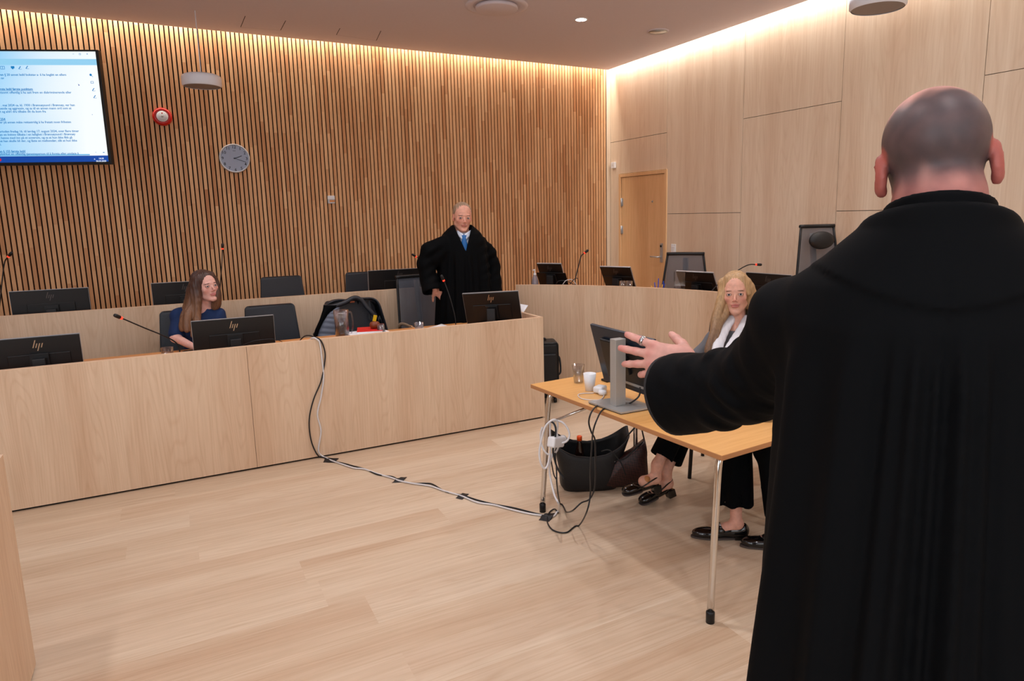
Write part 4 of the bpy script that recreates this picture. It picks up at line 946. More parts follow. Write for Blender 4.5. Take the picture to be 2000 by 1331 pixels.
bq = at(1131, 866, 3.93); t2 = thing('soda_bottle', 'dark soda bottle with orange cap standing in the black tote bag', 'bottle', (bc[0]-vx[0]*.06, bc[1]-vx[1]*.06, .012))
hz = .315
MB().lathe([(.028, .0), (.031, .01), (.031, hz*.5), (.027, hz*.68), (.013, hz*.88), (.012, hz*.93)], mat('dark_cola_bottle', (30, 14, 10), .08, coat=.4), seg=24).build('bottle_body', t2)
MB().lathe([(.0315, hz*.3), (.0315, hz*.52)], M['white'], seg=24, caps=False).build('bottle_label', t2)
MB().lathe([(.016, hz*.92), (.016, hz*1.0), (.014, hz*1.01)], M['orange'], seg=20).build('bottle_cap', t2)
g1 = onZ(1213, 962, 0); t = thing('handbag', 'dark brown woven leather handbag leaning against the black tote bag', 'bag', (g1[0]+.05, g1[1]+.05, 0))
P1 = [(-.15, 0), (-.14, .012), (.12, 0.012), (.16, .05), (.15, .20), (.135, .31), (.06, .25), (-.04, .20), (-.07, .17), (-.10, .09)]
b = MB(); n = len(P1); ring = []
cxx = sum(p[0] for p in P1)/n; czz = sum(p[1] for p in P1)/n
for off, sc_ in ((-.045, .80), (-.032, .95), (0, 1.0), (.032, .95), (.045, .80)):
    ring.append([bp_(cxx+(x-cxx)*sc_, off+.02*0, max(0.001, czz+(z-czz)*sc_)) for x, z in P1])
vs = sum(ring, []); fs = []
for j in range(4):
    for i in range(n): k = (i+1) % n; fs.append((j*n+i, j*n+k, (j+1)*n+k, (j+1)*n+i))
fs += [tuple(range(n))[::-1], tuple(4*n+i for i in range(n))]
b.add(vs, fs, M['brownbag'], True); b.build('bag_body', t)
MB().lathe([(.010, 0), (.008, .012), (.0001, .014)], M['silver'], c=bp_(-.06, -.03, .185), seg=14).build('clasp', t)
MB().tube(crom([bp_(-.06, -.03, .19), bp_(.0, -.045, .205), bp_(.05, -.045, .25), bp_(.12, -.02, .30)], 6), .004, M['leather2'], 8).build('zip_edge', t)

# ------------------------------------------------------------------ people: smooth surfaces grown from distance fields
F32 = np.float32
def V3(*a): return np.array(a, float)
def nrm(v): v = np.array(v, float); return v/np.linalg.norm(v)
def f_cap(a, b, ra, rb):
    a = np.array(a, float); b = np.array(b, float); ab = b-a; L2 = ab @ ab
    def f(P):
        t = np.clip((P-a) @ ab/L2, 0, 1); return np.linalg.norm(P-a-t[:, None]*ab, axis=1)-(ra+(rb-ra)*t)
    return f, (a+b)/2, math.sqrt(L2)/2+max(ra, rb)
def f_ell(c, r, R=None):
    c = np.array(c, float); r = np.array(r, float)
    def f(P):
        q = P-c
        if R is not None: q = q @ R
        k0 = np.linalg.norm(q/r, axis=1); k1 = np.linalg.norm(q/(r*r), axis=1)
        return k0*(k0-1)/np.maximum(k1, 1e-6)
    return f, c, float(max(r))
def f_box(c, h, rad, R=None):
    c = np.array(c, float); h = np.array(h, float)
    def f(P):
        q = P-c
        if R is not None: q = q @ R
        q = np.abs(q)-(h-rad); return np.linalg.norm(np.maximum(q, 0), axis=1)+np.minimum(q.max(1), 0)-rad
    return f, c, float(np.linalg.norm(h))
def f_beyond(p, d, off, R):
    p = np.array(p, float); d = np.array(d, float)
    return (lambda P: np.maximum(off-(P-p) @ d, np.linalg.norm(P-p, axis=1)-R)), p, R
class Sdf:
    def __init__(s): s.ops = []; s.post = None
    def add(s, prim, k=.02): s.ops.append((0, *prim, k)); return s
    def sub(s, prim, k=.01): s.ops.append((1, *prim, k)); return s
    def disp(s, fn, c=(0, 0, 1), R=99): s.ops.append((2, fn, np.array(c, float), R, 0)); return s
    def ev(s, P):
        c0 = (P.min(0)+P.max(0))/2; R0 = np.linalg.norm(P.max(0)-P.min(0))/2
        d = np.full(len(P), .5)
        for op, f, c, R, k in s.ops:
            if np.linalg.norm(c-c0)-R-R0 > .07+k*2: continue
            if op == 2: d = d+f(P); continue
            e = f(P)
            if op == 1: e = -e; h = np.clip(.5-.5*(e-d)/k, 0, 1); d = d*h+e*(1-h)+k*h*(1-h)
            else: h = np.clip(.5+.5*(e-d)/k, 0, 1); d = d*h+e*(1-h)-k*h*(1-h); d = d+0
        return d
    def mesh(s, lo, hi, h, B=8):
        # max-type smooth op above for sub: smax(d,-f)
        lo = np.array(lo, float); hi = np.array(hi, float); nb = np.ceil((hi-lo)/(h*B)).astype(int)
        I = np.stack(np.meshgrid(*[np.arange(n) for n in nb], indexing='ij'), -1).reshape(-1, 3)
        C = lo+(I+.5)*h*B; keep = []
        # coarse test in spatial slabs
        for st in range(0, len(C), 256):
            Cc = C[st:st+256]; keep.append(np.abs(s.ev(Cc)) < h*B*.87*1.6+.006)
        I = I[np.concatenate(keep)]
        N = B+1; loc = np.stack(np.meshgrid(np.arange(N), np.arange(N), np.arange(N), indexing='ij'), -1).reshape(-1, 3)
        dims = nb*B+2
        def key(g): return (g[..., 0]*dims[1]+g[..., 1])*dims[2]+g[..., 2]
        allk = []; allv = []; edges = []
        for st in range(0, len(I), 6):
            Ib = I[st:st+6]; G = Ib[:, None, :]*B+loc[None]; P = (lo+G*h).reshape(-1, 3)
            D = s.ev(P).reshape(len(Ib), N, N, N); sg = D < 0; G = G.reshape(len(Ib), N, N, N, 3)
            if sg.all() or not sg.any(): continue
            acc = np.zeros((len(Ib), B, B, B, 3)); cnt = np.zeros((len(Ib), B, B, B))
            for ax in range(3):
                for u in (0, 1):
                    for v in (0, 1):
                        o = [0, 0, 0]; oth = [a for a in range(3) if a != ax]; o[oth[0]] = u; o[oth[1]] = v
                        s0 = tuple([slice(None)]+[slice(o[a], o[a]+B) for a in range(3)]); o2 = list(o); o2[ax] += 1
                        s1 = tuple([slice(None)]+[slice(o2[a], o2[a]+B) for a in range(3)])
                        d0, d1 = D[s0], D[s1]; cr = (d0 < 0) != (d1 < 0)
                        t = np.where(cr, d0/np.where(cr, d0-d1, 1), 0)
                        for a in range(3): acc[..., a] += np.where(cr, o[a]+(t if a == ax else 0), 0)
                        cnt += cr
                # owned edges
                a_ = D[:, :B, :B, :B] < 0; sl = [slice(0, B)]*3; sl[ax] = slice(1, B+1); b_ = D[(slice(None), *sl)] < 0
                w_ = np.argwhere(a_ != b_)
                if len(w_): edges.append(np.c_[G[w_[:, 0], w_[:, 1], w_[:, 2], w_[:, 3]], np.full(len(w_), ax), a_[w_[:, 0], w_[:, 1], w_[:, 2], w_[:, 3]]])
            m_ = cnt > 0; g = G[:, :B, :B, :B][m_]; allk.append(key(g)); allv.append(lo+(g+acc[m_]/cnt[m_][:, None])*h)
        K_ = np.concatenate(allk); Vv = np.concatenate(allv); od = np.argsort(K_); K_ = K_[od]; Vv = Vv[od]
        E = np.concatenate(edges); quads = []
        for ax in range(3):
            e = E[E[:, 3] == ax]; g = e[:, :3]; o1, o2 = [a for a in range(3) if a != ax]
            d1 = np.zeros(3, int); d1[o1] = 1; d2 = np.zeros(3, int); d2[o2] = 1
            q = np.stack([key(g-d1-d2), key(g-d2), key(g), key(g-d1)], 1); ix = np.searchsorted(K_, q); ix = np.minimum(ix, len(K_)-1)
            ok = (K_[ix] == q).all(1); ix = ix[ok]; fl = e[ok, 4].astype(bool)
            if ax == 1: fl = ~fl
            ix[~fl] = ix[~fl][:, ::-1]; quads.append(ix)
        return Vv, np.concatenate(quads)
def npmesh(name, Vv, Q, m_, parent=None, col=None, smooth_it=1):
    # light laplacian smoothing removes the grid stairs
    if smooth_it:
        e0 = np.concatenate([Q[:, i] for i in range(4)]); e1 = np.concatenate([Q[:, (i+1) % 4] for i in range(4)])
        for _ in range(smooth_it):
            for lam in (.5, -.52):
                S_ = np.zeros_like(Vv); c_ = np.zeros(len(Vv))
                for a in range(3): S_[:, a] = np.bincount(e0, Vv[e1, a], len(Vv))+np.bincount(e1, Vv[e0, a], len(Vv))
                c_ = np.bincount(e0, minlength=len(Vv))+np.bincount(e1, minlength=len(Vv)); Vv = Vv+lam*(S_/np.maximum(c_, 1)[:, None]-Vv)
    me = bpy.data.meshes.new(name); me.vertices.add(len(Vv)); me.vertices.foreach_set('co', Vv.astype(F32).ravel())
    me.loops.add(len(Q)*4); me.loops.foreach_set('vertex_index', Q.astype(np.int32).ravel()); me.polygons.add(len(Q))
    me.polygons.foreach_set('loop_start', np.arange(0, len(Q)*4, 4, dtype=np.int32)); me.polygons.foreach_set('use_smooth', np.ones(len(Q), bool))
    me.update(calc_edges=True); me.validate()
    if col is not None:
        ca = me.color_attributes.new('Col', 'FLOAT_COLOR', 'POINT'); c4 = np.c_[col(Vv), np.ones(len(Vv))]
        ca.data.foreach_set('color', c4.astype(F32).ravel())
    me.materials.append(m_); o = bpy.data.objects.new(name, me); COL.objects.link(o)
    if parent is not None: o.parent = parent
    return o
class Frame:
    """local frame: columns = local axes in the figure's space"""
    def __init__(s, pos, R=np.eye(3), sc=1): s.p = np.array(pos, float); s.R = np.array(R, float); s.s = sc
    def pt(s, *a): return s.p+s.R @ (np.array(a, float)*s.s)
    def inv(s, P): return (P-s.p) @ s.R/s.s
    def ell(s, c, r): return f_ell(s.pt(*c), np.array(r)*s.s, s.R)
    def cap(s, a, b, ra, rb): return f_cap(s.pt(*a), s.pt(*b), ra*s.s, rb*s.s)
def rotm(yaw=0, pitch=0, roll=0):
    """yaw about z, then pitch (nod forward +), then roll; face looks along +Y"""
    return np.array((RZ(yaw) @ RX(-pitch) @ RY(roll)).to_3x3())
def head(S, F, fem=False, earout=0, jaw=1.0, k=.012):
    a = S.add
    a(F.ell((0, -.012, .040), (.076, .097, .080)), .02)
    a(F.ell((0, .030, -.022), (.061 if not fem else .058, .062, .088)), .03)
    for s in (-1, 1): a(F.cap((s*.046*jaw, .005, -.062), (s*.013, .070, -.098), .018, .015), .02)
    a(F.ell((0, .078, -.100), (.018, .014, .015)), .012)
    a(F.ell((0, .080, .024), (.046, .011, .008)), .012)
    for s in (-1, 1): a(F.ell((s*.040, .060, -.020), (.021, .019, .020)), .018)
    for s in (-1, 1): S.sub(F.ell((s*.032, .104, .004), (.017, .013, .010)), .010)
    a(F.cap((0, .086, .010), (0, .113, -.026), .0060, .0088 if not fem else .0075), .008)
    for s in (-1, 1): a(F.ell((s*.010, .101, -.032), (.008, .010, .006)), .005)
    for s in (-1, 1):
        a(F.ell((s*.032, .081, .003), (.0155, .0140, .0135)), .004); S.sub(F.ell((s*.032, .097, .002), (.0135, .012, .0042)), .002)
    a(F.ell((0, .0895, -.056), (.026, .009, .0046)), .006); a(F.ell((0, .0885, -.0660), (.022, .009, .0058)), .006)
    S.sub(F.ell((0, .102, -.0608), (.026, .011, .0014)), .002)
    for s in (-1, 1):
        e = s*(.0745+earout); c = .26+earout*14
        Re = F.R @ np.array((RZ(-s*c) @ RX(.12)).to_3x3())
        S.add(f_ell(F.pt(e, -.010-earout*.5, -.004), np.array((.0095, .019, .033))*F.s, Re), .006)
        S.sub(f_ell(F.pt(e+s*.008, -.004, .000), np.array((.007, .011, .021))*F.s, Re), .004)
        S.add(f_ell(F.pt(e-s*.002, -.006, -.030), np.array((.007, .009, .010))*F.s, Re), .006)
    a(F.cap((0, -.030, -.050), (0, -.045, -.150), .054 if not fem else .046, .056 if not fem else .048), .03)
def eyes(F, parent, look=(0, 0), par='eye'):
    for s in (-1, 1):
        b = MB(); c = F.pt(s*.032, .0805, .0025); d = nrm(F.R @ np.array([math.sin(look[0]), 1, math.sin(look[1])])); R_ = Vector(d).to_track_quat('Z', 'Y').to_matrix().to_4x4()
        r = .0128*F.s; X = T(*c) @ R_
        st = [(math.pi*i/20) for i in range(21)]
        pr_ = lambda a0_, a1_, n=6: [(r*math.sin(a)+1e-6, r*math.cos(a)) for a in np.linspace(a0_, a1_, n)]
        b.lathe(pr_(math.pi, .48, 12), M['eyew'], seg=20, X=X); b.lathe(pr_(.48, .2, 4), M['iris'], seg=20, X=X); b.lathe(pr_(.2, .0, 3), M['pupil'], seg=20, X=X)
        b.build('eye', parent)
def handsdf(S, F, side, curls=(.25, .3, .35, .45), spread=(.10, .02, -.07, -.16), thumb=(.9, .35), k=.010):
    """F: +Y towards the fingertips, +Z out of the back of the hand, +X towards the thumb (side=+1) / away (-1)"""
    x = side
    S.add(F.ell((0, .045, -.004), (.040, .055, .015)), .012)
    bx_ = (.031, .010, -.011, -.030); by = (.092, .097, .092, .082); ln = (.074, .082, .076, .060); rr = (.0098, .0100, .0096, .0086)
    for i in range(4):
        kn = np.array([x*bx_[i], by[i], 0]); S.add(F.cap((x*bx_[i]*.45, .008, -.002), kn, .0125, .0112), .014)
        a = spread[i]; d0 = np.array([x*math.sin(a), math.cos(a), 0]); p = kn; th = 0
        for j, (fr, sc_) in enumerate(((.46, 1), (.30, .92), (.24, .85))):
            th += curls[i]*(1 if j else .8); d = np.array([d0[0]*math.cos(th), d0[1]*math.cos(th), -math.sin(th)])
            q = p+d*ln[i]*fr; S.add(F.cap(p, q, rr[i]*sc_*1.02, rr[i]*sc_*.92), .004 if j else .008); p = q
    # thumb
    p = np.array([x*.024, .018, -.012]); az, el = thumb; d = nrm([x*math.sin(az), math.cos(az), -math.sin(el)])
    q = p+d*.042; S.add(F.cap(p, q, .0155, .0125), .014); d2 = nrm(d+np.array([-x*.10, .18, .02])); p = q; q = p+d2*.032; S.add(F.cap(p, q, .0112, .0104), .006)
    d3 = nrm(d2+np.array([-x*.02, .05, .05])); S.add(F.cap(q, q+d3*.024, .0104, .0085), .004)
    S.add(F.ell((x*.022, .034, -.014), (.018, .028, .014)), .012)
def sst(a, b, x): t = np.clip((x-a)/(b-a), 0, 1); return t*t*(3-2*t)
def skincol(F, base=(214, 160, 138), lips=(178, 96, 92), brow=(120, 90, 70), browk=.5, red=.35, extra=None):
    B_ = np.array(lin(base)[:3]); L_ = np.array(lin(lips)[:3]); W_b = np.array(lin(brow)[:3]); Rd = np.array(lin((205, 120, 104))[:3])
    def f(Vv):
        q = F.inv(Vv); c = np.tile(B_, (len(Vv), 1)); x, y, z = q.T
        def mix(w_, colr):
            nonlocal c; c = c*(1-w_[:, None])+colr*w_[:, None]
        inh = (np.abs(z) < .14) & (np.abs(y) < .14)
        mix(inh*red*(np.exp(-((np.abs(x)-.040)/.018)**2-((z+.028)/.020)**2)*(y > .02)+np.exp(-(x/.012)**2-((z+.028)/.014)**2)*(y > .09)), Rd)
        mix(inh*red*1.2*sst(.070, .080, np.abs(x))*(np.abs(y+.01) < .035), Rd)
        lw = sst(1.25, .85, np.sqrt((x/.0275)**2+((z+.0608)/.0100)**2))*(y > .082); mix(inh*lw*.9, L_)
        bw = sst(1.2, .7, np.sqrt(((np.abs(x)-.033)/.019)**2+((z-.0225+.10*(np.abs(x)-.03)**1)/.0042)**2))*(y > .05); mix(inh*bw*browk, W_b)
        ew = sst(1.25, .9, np.sqrt(((np.abs(x)-.032)/.016)**2+((z-.003)/.0085)**2))*(y > .078); mix(inh*ew*.6, W_b)
        if extra: c = extra(q, c)
        return c
    return f
def skeleton(S, J, fem=False, g=1.0, legs=True):
    """one continuous body from joint positions"""
    c = (lambda a, b, ra, rb, k=.03: S.add(f_cap(J[a], J[b], ra*g, rb*g), k))
    Rt = J.get('Rt', np.eye(3)); ch, pe = np.array(J['chest']), np.array(J['pelvis'])
    S.add(f_ell(ch, (.155*g, .105*g, .17*g), Rt), .05); S.add(f_ell((ch+pe)/2, (.135*g, .10*g, .17*g), Rt), .05); S.add(f_ell(pe, (.16*g, .115*g, .12*g), Rt), .05)
    for s in 'lr':
        c('neck', 'sh'+s, .045, .055, .04); c('sh'+s, 'el'+s, .050, .038); c('el'+s, 'wr'+s, .038, .026)
        if legs: c('hip'+s, 'kn'+s, .085, .055, .04); c('kn'+s, 'an'+s, .052, .034)
    c('chest', 'neck', .075, .052, .05)
def shoe_pts(an, toe): pass
class Fig:
    def __init__(s, name, label, base, az):
        """az: direction the person faces, measured from +Y towards +X"""
        s.root = thing(name, label, 'person', base, -az); s.b = np.array(base, float); s.az = az
        s.Ri = np.array(RZ(az).to_3x3())
    def L(s, w_): return s.Ri @ (np.array(w_, float)-s.b)
    def Ld(s, d): return s.Ri @ np.array(d, float)
def ringpath(pts): return crom(pts, 6)
def loft_prim(zs, A, Bd, cx, cy, fold=None, e=2.0):
    zs = np.array(zs, float)
    def f(P):
        z = P[:, 2]; a = np.interp(z, zs, A); b = np.interp(z, zs, Bd); x = P[:, 0]-np.interp(z, zs, cx); y = P[:, 1]-np.interp(z, zs, cy)
        r = (np.abs(x/a)**e+np.abs(y/b)**e)**(1/e); d = (r-1)*np.minimum(a, b)*.95
        if fold is not None: d = d-fold(np.arctan2(y, x), z)
        return np.maximum(d, np.maximum(z-zs[-1], zs[0]-z))
    c = np.array([np.mean(cx), np.mean(cy), (zs[0]+zs[-1])/2]); return f, c, float(max((zs[-1]-zs[0])/2, max(A), max(Bd))*1.25)
def shoe(name, F, m_, parent, sc=1, op=(.027, .055, .045)):
    """F: +Y toe direction, origin under the heel on the ground"""
    S = Sdf(); S.add(F.ell((0, .17, .028), (.043, .085, .030)), .02); S.add(F.ell((0, .05, .040), (.034, .065, .036)), .03); S.add(F.ell((0, -.005, .045), (.031, .034, .042)), .02)
    S.sub(F.ell((0, .03, .10), op), .008)
    lo = F.p-.33; hi = F.p+.33
    # flat underside
    zc = F.pt(0, 0, 0)[2]
    fs = F
    S.sub((lambda P: fs.inv(P)[:, 2]-.008, F.p, .4), .002)
    Vv, Q = S.mesh(lo, hi, .004); o = npmesh(name, Vv, Q, m_, parent)
    b = MB(); poly = [(.036*math.sin(a)*(1.1 if math.cos(a) < 0 else .95), .125+.125*-math.cos(a)*1.08) for a in np.linspace(0, 2*math.pi, 30, endpoint=False)]
    vs = [tuple(F.pt(px, py, .003)) for px, py in poly]+[tuple(F.pt(px, py, .012)) for px, py in poly]; n = 30
    b.add(vs, [tuple(range(n)), tuple(range(n, 2*n))[::-1]]+[(i, n+i, n+(i+1) % n, (i+1) % n) for i in range(n)], M['sole']); b.build('sole', o)
    return o

# ================================================================== the robed man in the foreground, seen from behind
hp_ = at(1828, 328, 1.08)
gz = 0.0
AZ = D2R(50)
Bm = Fig('person', 'bald man seen from behind in a black court robe, pointing with his ringed left hand', (hp_[0]-.02, hp_[1]-.017, 0), AZ)
hl = Bm.L(hp_)
HF = Frame(hl, rotm(D2R(-5), D2R(11), D2R(-6)), 1.0)
sh_ = Bm.L(at(1590, 610, 1.20)); el_ = Bm.L(at(1480, 735, 1.40)); wr_ = Bm.L(at(1350, 716, 1.62))
kn_ = Bm.L(at(1262, 700, 1.68))
J = dict(pelvis=(0, -.06, 1.0), chest=(0, -.02, 1.38), neck=(0, -.005, 1.62), shl=tuple(sh_), ell=tuple(el_), wrl=tuple(wr_), shr=(.20, -.02, 1.53), elr=(.29, .02, 1.23), wrr=(.27, .14, .99),
         hipl=(-.10, -.05, .95), hipr=(.10, -.05, .95), knl=(-.11, -.01, .52), knr=(.11, -.01, .52), anl=(-.12, -.04, .10), anr=(.12, -.04, .10))
S = Sdf(); skeleton(S, J)
S.add(f_cap((0, -.02, 1.58), HF.pt(0, -.025, -.06), .058, .060), .03)
head(S, HF, earout=.006)
Yd = nrm(kn_-wr_); Zd = Bm.Ld(-ray(1300, 700)); Zd = nrm(Zd-Yd*(Zd @ Yd)); Xd = np.cross(Yd, Zd)
HH = Frame(wr_, np.stack([Xd, Yd, Zd], 1), 1.10)
upl = Bm.Ld([0, 0, 1]); side = 1 if Xd @ upl > 0 else -1
handsdf(S, HH, side, curls=(.05, .10, .16, .42), spread=(.20, .03, -.16, -.24), thumb=(.70, 1.05))
hr = Frame(J['wrr'], np.array((RX(-2.2)).to_3x3())); handsdf(S, hr, -1)
Vv, Q = S.mesh((-.95, -.35, .04), (.5, .95, 1.95), .0046)
# finer cells where the photo looks closely: head and left hand
STB = np.array(lin((56, 50, 54))[:3]); SK2 = np.array(lin((206, 152, 138))[:3]); EARR = np.array(lin((172, 88, 76))[:3])
def manx(q, c):
    x, y, z = q.T; nz = .012*np.sin(x*60+z*40)+.008*np.sin(x*130-y*90)
    inh = (np.linalg.norm(q, axis=1) < .16)
    mott = .5+.5*np.sin(x*95+2*np.sin(z*70))*np.sin(z*80+y*60+2*np.sin(x*50)); top = sst(.040, .082, z+.50*y-.08*x+nz*.6); nape = sst(-.080, -.022, z+nz-.15*np.abs(x)); face = sst(.055, .02, y+.2*z)
    w_ = inh*nape*(1-top)*face*(.90+.05*mott); c = c*(1-w_[:, None])+STB*w_[:, None]
    e = inh*sst(.066, .072, np.abs(x))*sst(.048, .040, np.hypot(y+.012, z+.004))*.85; c = c*(1-e[:, None])+EARR*e[:, None]
    nk = inh*sst(-.01, -.06, z)*(y < .03)*.75; c = c*(1-nk[:, None])+np.array(lin((158, 92, 84))[:3])*nk[:, None]
    return c
bodycol = skincol(HF, (206, 152, 138), red=.3, extra=manx)
RED = np.array(lin((196, 112, 104))[:3])
def handtint(Vv):
    c = bodycol(Vv); q = HH.inv(Vv); x, y, z = q.T; hnd = (np.linalg.norm(q-np.array([0, .08, 0]), axis=1) < .13)
    kn = np.zeros(len(Vv))
    for bx_, by_ in ((.031, .092), (.010, .097), (-.011, .092), (-.030, .082)): kn += np.exp(-(((x-side*bx_)/.009)**2+((y-by_)/.010)**2))
    for bx_, by_ in ((.045, .128), (.013, .136), (-.022, .128), (-.045, .108)): kn += .8*np.exp(-(((x-side*bx_)/.012)**2+((y-by_)/.008)**2))
    tip = sst(.145, .175, y); w_ = hnd*np.clip(kn*.45+tip*.6, 0, .75); return c*(1-w_[:, None])+RED*w_[:, None]
npmesh('body', Vv, Q, M['skin'], Bm.root, handtint, 2)
# ring
d0 = np.array([side*math.sin(.20), math.cos(.20), 0]); a_ = HH.pt(*(np.array([side*.031, .092, 0])+d0*.026-np.array([0, 0, .001]))); b_ = HH.pt(*(np.array([side*.031, .092, 0])+d0*.033-np.array([0, 0, .002])))
MB().tube([a_, b_], .0130, M['ring'], 24).build('ring', Bm.root)
eyes(HF, Bm.root)
# robe
def bfold(th, z):
    # th: pi*1.5 (-pi/2) is the back
    back = np.exp(-((np.abs(np.arctan2(np.sin(th+math.pi/2), np.cos(th+math.pi/2))))/.55)**2)
    low = sst(1.535, 1.40, z); dn = sst(1.35, .5, z)
    f = low*(.006+.010*dn)*np.sin(th*13+.9*np.sin(z*2.2))+dn*.012*np.sin(th*7+2.0+z)
    pl = low*back*(.006+.004*dn)*np.sin(th*34+.5*np.sin(z*3)); yoke = .0045*sst(1.535, 1.542, z-.05*np.abs(np.cos(th))**2)
    seam = -.003*np.exp(-((np.arctan2(np.sin(th+math.pi/2), np.cos(th+math.pi/2)))/.018)**2)*(z > .9)
    return f+pl+yoke+seam
S = Sdf()
S.add(loft_prim([.22, .6, .95, 1.24, 1.42, 1.50, 1.56, 1.61, 1.65, 1.72], [.264, .253, .240, .228, .222, .214, .190, .148, .106, .078], [.235, .215, .195, .170, .156, .145, .13, .112, .092, .076], [0]*10, [-.03, -.03, -.03, -.025, -.02, -.02, -.02, -.022, -.03, -.03], bfold), .03)
# sleeve seen in the photo
sl = [Bm.L(at(x, y, d)) for x, y, d in ((1612, 615, 1.16), (1556, 632, 1.22), (1534, 690, 1.30), (1470, 746, 1.40), (1400, 764, 1.50), (1350, 768, 1.57), (1326, 770, 1.60))]
rr = (.080, .072, .082, .078, .078, .086, .094)
for i in range(6): S.add(f_cap(sl[i], sl[i+1], rr[i], rr[i+1]), .035)
S.add(f_ell(Bm.L(at(1530, 600, 1.24)), (.055, .055, .045)), .03)
ax_ = nrm(sl[-1]-sl[-2]); 
def wav(P):
    q = (P-sl[3]) @ ax_; r = np.linalg.norm(P-sl[4], axis=1); m_ = np.exp(-(np.linalg.norm(P-(sl[2]+sl[4])/2, axis=1)/.17)**2)
    u = P @ nrm(np.cross(ax_, [0, 0, 1])); z = P[:, 2]
    g1 = np.sin(q*33+z*26+1.8*np.sin(u*19+z*9)); g2 = np.sin(q*71-z*47+2.2*np.sin(z*21+1)); return -m_*(.0075*np.abs(g1)**.7*np.sign(g1)*np.clip(.4+g2, 0, 1)+.0025*g2)
S.disp(wav, (sl[2]+sl[4])/2, .36)
def pl_cut(P): return -((P-sl[-1]) @ ax_)-.015
S.sub(f_beyond(sl[-1], nrm(ax_+np.array([0, 0, -.12])), .020, .16), .012)
S.sub(f_cap(sl[-1]+ax_*.05-np.array([0, 0, .0]), sl[-1]-ax_*.10, .088, .070), .006)
bA = nrm(ax_+np.array([0, 0, -.12])); bU = nrm(np.cross(bA, [0, 0, 1])); bV = np.cross(bA, bU)
CUFF = [sl[-1]+bA*.015+bU*.090*math.cos(a)+bV*.090*math.sin(a) for a in np.linspace(0, 2*math.pi, 41)]
# right sleeve
rs = [V3(.185, -.02, 1.52), V3(.265, 0, 1.38), V3(.30, .03, 1.2), V3(.30, .10, 1.05)]
for i, (r0, r1) in enumerate(((.080, .085), (.085, .09), (.09, .105))): S.add(f_cap(rs[i], rs[i+1], r0, r1), .03)
ax2 = nrm(rs[-1]-rs[-2]); S.sub(f_cap(rs[-1]-ax2*.02, rs[-1]+ax2*.2, .09, .11), .006)
# neck opening, front opening, hollow hem
S.sub(f_cap((0, -.008, 1.64), (0, .02, 1.80), .062, .075), .010)
S.sub(f_cap((0, .19, 1.64), (0, .17, 1.2), .075, .012), .02)
S.sub(((lambda P: (1.658-.30*P[:, 1])-P[:, 2]), np.array([0, 0, 1.66]), .25), .016)
S.sub(loft_prim([.1, .6, .9], [.34, .30, .02], [.24, .20, .02], [0]*3, [-.03]*3), .01)
Vv, Q = S.mesh((-1.0, -.45, .15), (.55, .95, 1.78), .0055)
npmesh('court_robe', Vv, Q, M['robe'], Bm.root, None, 2)
MB().tube(CUFF, .0065, M['lining'], 8).build('cuff_lining', Bm.root)
S = Sdf(); S.add(loft_prim([1.62, 1.67, 1.74], [.082, .077, .074], [.090, .083, .078], [0]*3, [-.028, -.028, -.026]), .01); S.sub(f_cap((0, -.022, 1.58), (0, -.018, 1.8), .064, .064), .006); S.sub(((lambda P: (1.674-.30*P[:, 1])-P[:, 2]), np.array([0, 0, 1.66]), .25), .006)
Vv, Q = S.mesh((-.12, -.14, 1.6), (.12, .12, 1.80), .004); npmesh('shirt_collar', Vv, Q, M['robe'], Bm.root)
S = Sdf()
for s in (-1, 1): S.add(f_cap((s*.105, -.045, .92), (s*.115, -.02, .52), .10, .08), .02); S.add(f_cap((s*.115, -.02, .52), (s*.12, -.05, .08), .08, .065), .02)
Vv, Q = S.mesh((-.26, -.2, .02), (.26, .12, 1.06), .008); npmesh('trousers', Vv, Q, M['trouser'], Bm.root)
for s in (-1, 1): shoe('shoe', Frame((s*.12, -.08, 0), np.array(RZ(-s*.1).to_3x3()), 1.1), M['shoe'], Bm.root)

# ================================================================== the standing man in a robe behind the desk
JX, JY = onY(903, 424, 5.80)[0]+.0, 5.80
az = math.atan2(-JX, -JY)+D2R(2)
Jm = Fig('person', 'standing older man in a black court robe with blue tie, one hand on his hip', (JX, JY, 0), az)
def jl(px, py, Y=JY): return Jm.L(onY(px, py, Y))
ctr = onY(903, 424, JY-.02)
HF = Frame(Jm.L(ctr), rotm(D2R(14), D2R(8), D2R(-3)), 1.06)
def LR(px, py, dy=0): return np.array(jl(px, py, JY+dy))
# in local space +X is the figure's right hand side = image left
shR = LR(856, 466); elR = LR(830, 515, .04); wrR = LR(850, 566, -.02); shL = LR(948, 470); elL = LR(966, 520, .0); wrL = LR(968, 575, -.12)
cz = 0
mid = (shR+shL)/2
J = dict(pelvis=(mid[0]*.5, -.02, 1.0), chest=(mid[0], 0, 1.30), neck=(mid[0], -.01, 1.52), shr=LR(868, 484), elr=LR(832, 516, .04), wrr=wrR, shl=LR(936, 486), ell=LR(962, 522), wrl=wrL,
         hipl=(-.1, 0, .95), hipr=(.1, 0, .95), knl=(-.11, .02, .52), knr=(.11, .02, .52), anl=(-.12, -.02, .10), anr=(.12, -.02, .10))
S = Sdf(); skeleton(S, J, g=.92); S.add(f_cap(J['neck'], HF.pt(0, -.03, -.06), .056, .056), .03); head(S, HF, jaw=1.0)
def hframe(w_, tip, backdir):
    Yd = nrm(np.array(tip)-w_); Zd = np.array(backdir, float); Zd = nrm(Zd-Yd*(Zd @ Yd)); return Frame(w_, np.stack([np.cross(Yd, Zd), Yd, Zd], 1))
handsdf(S, hframe(wrR, LR(864, 577, .02), (.3, .6, .4)), 1, curls=(.6, .6, .6, .6))
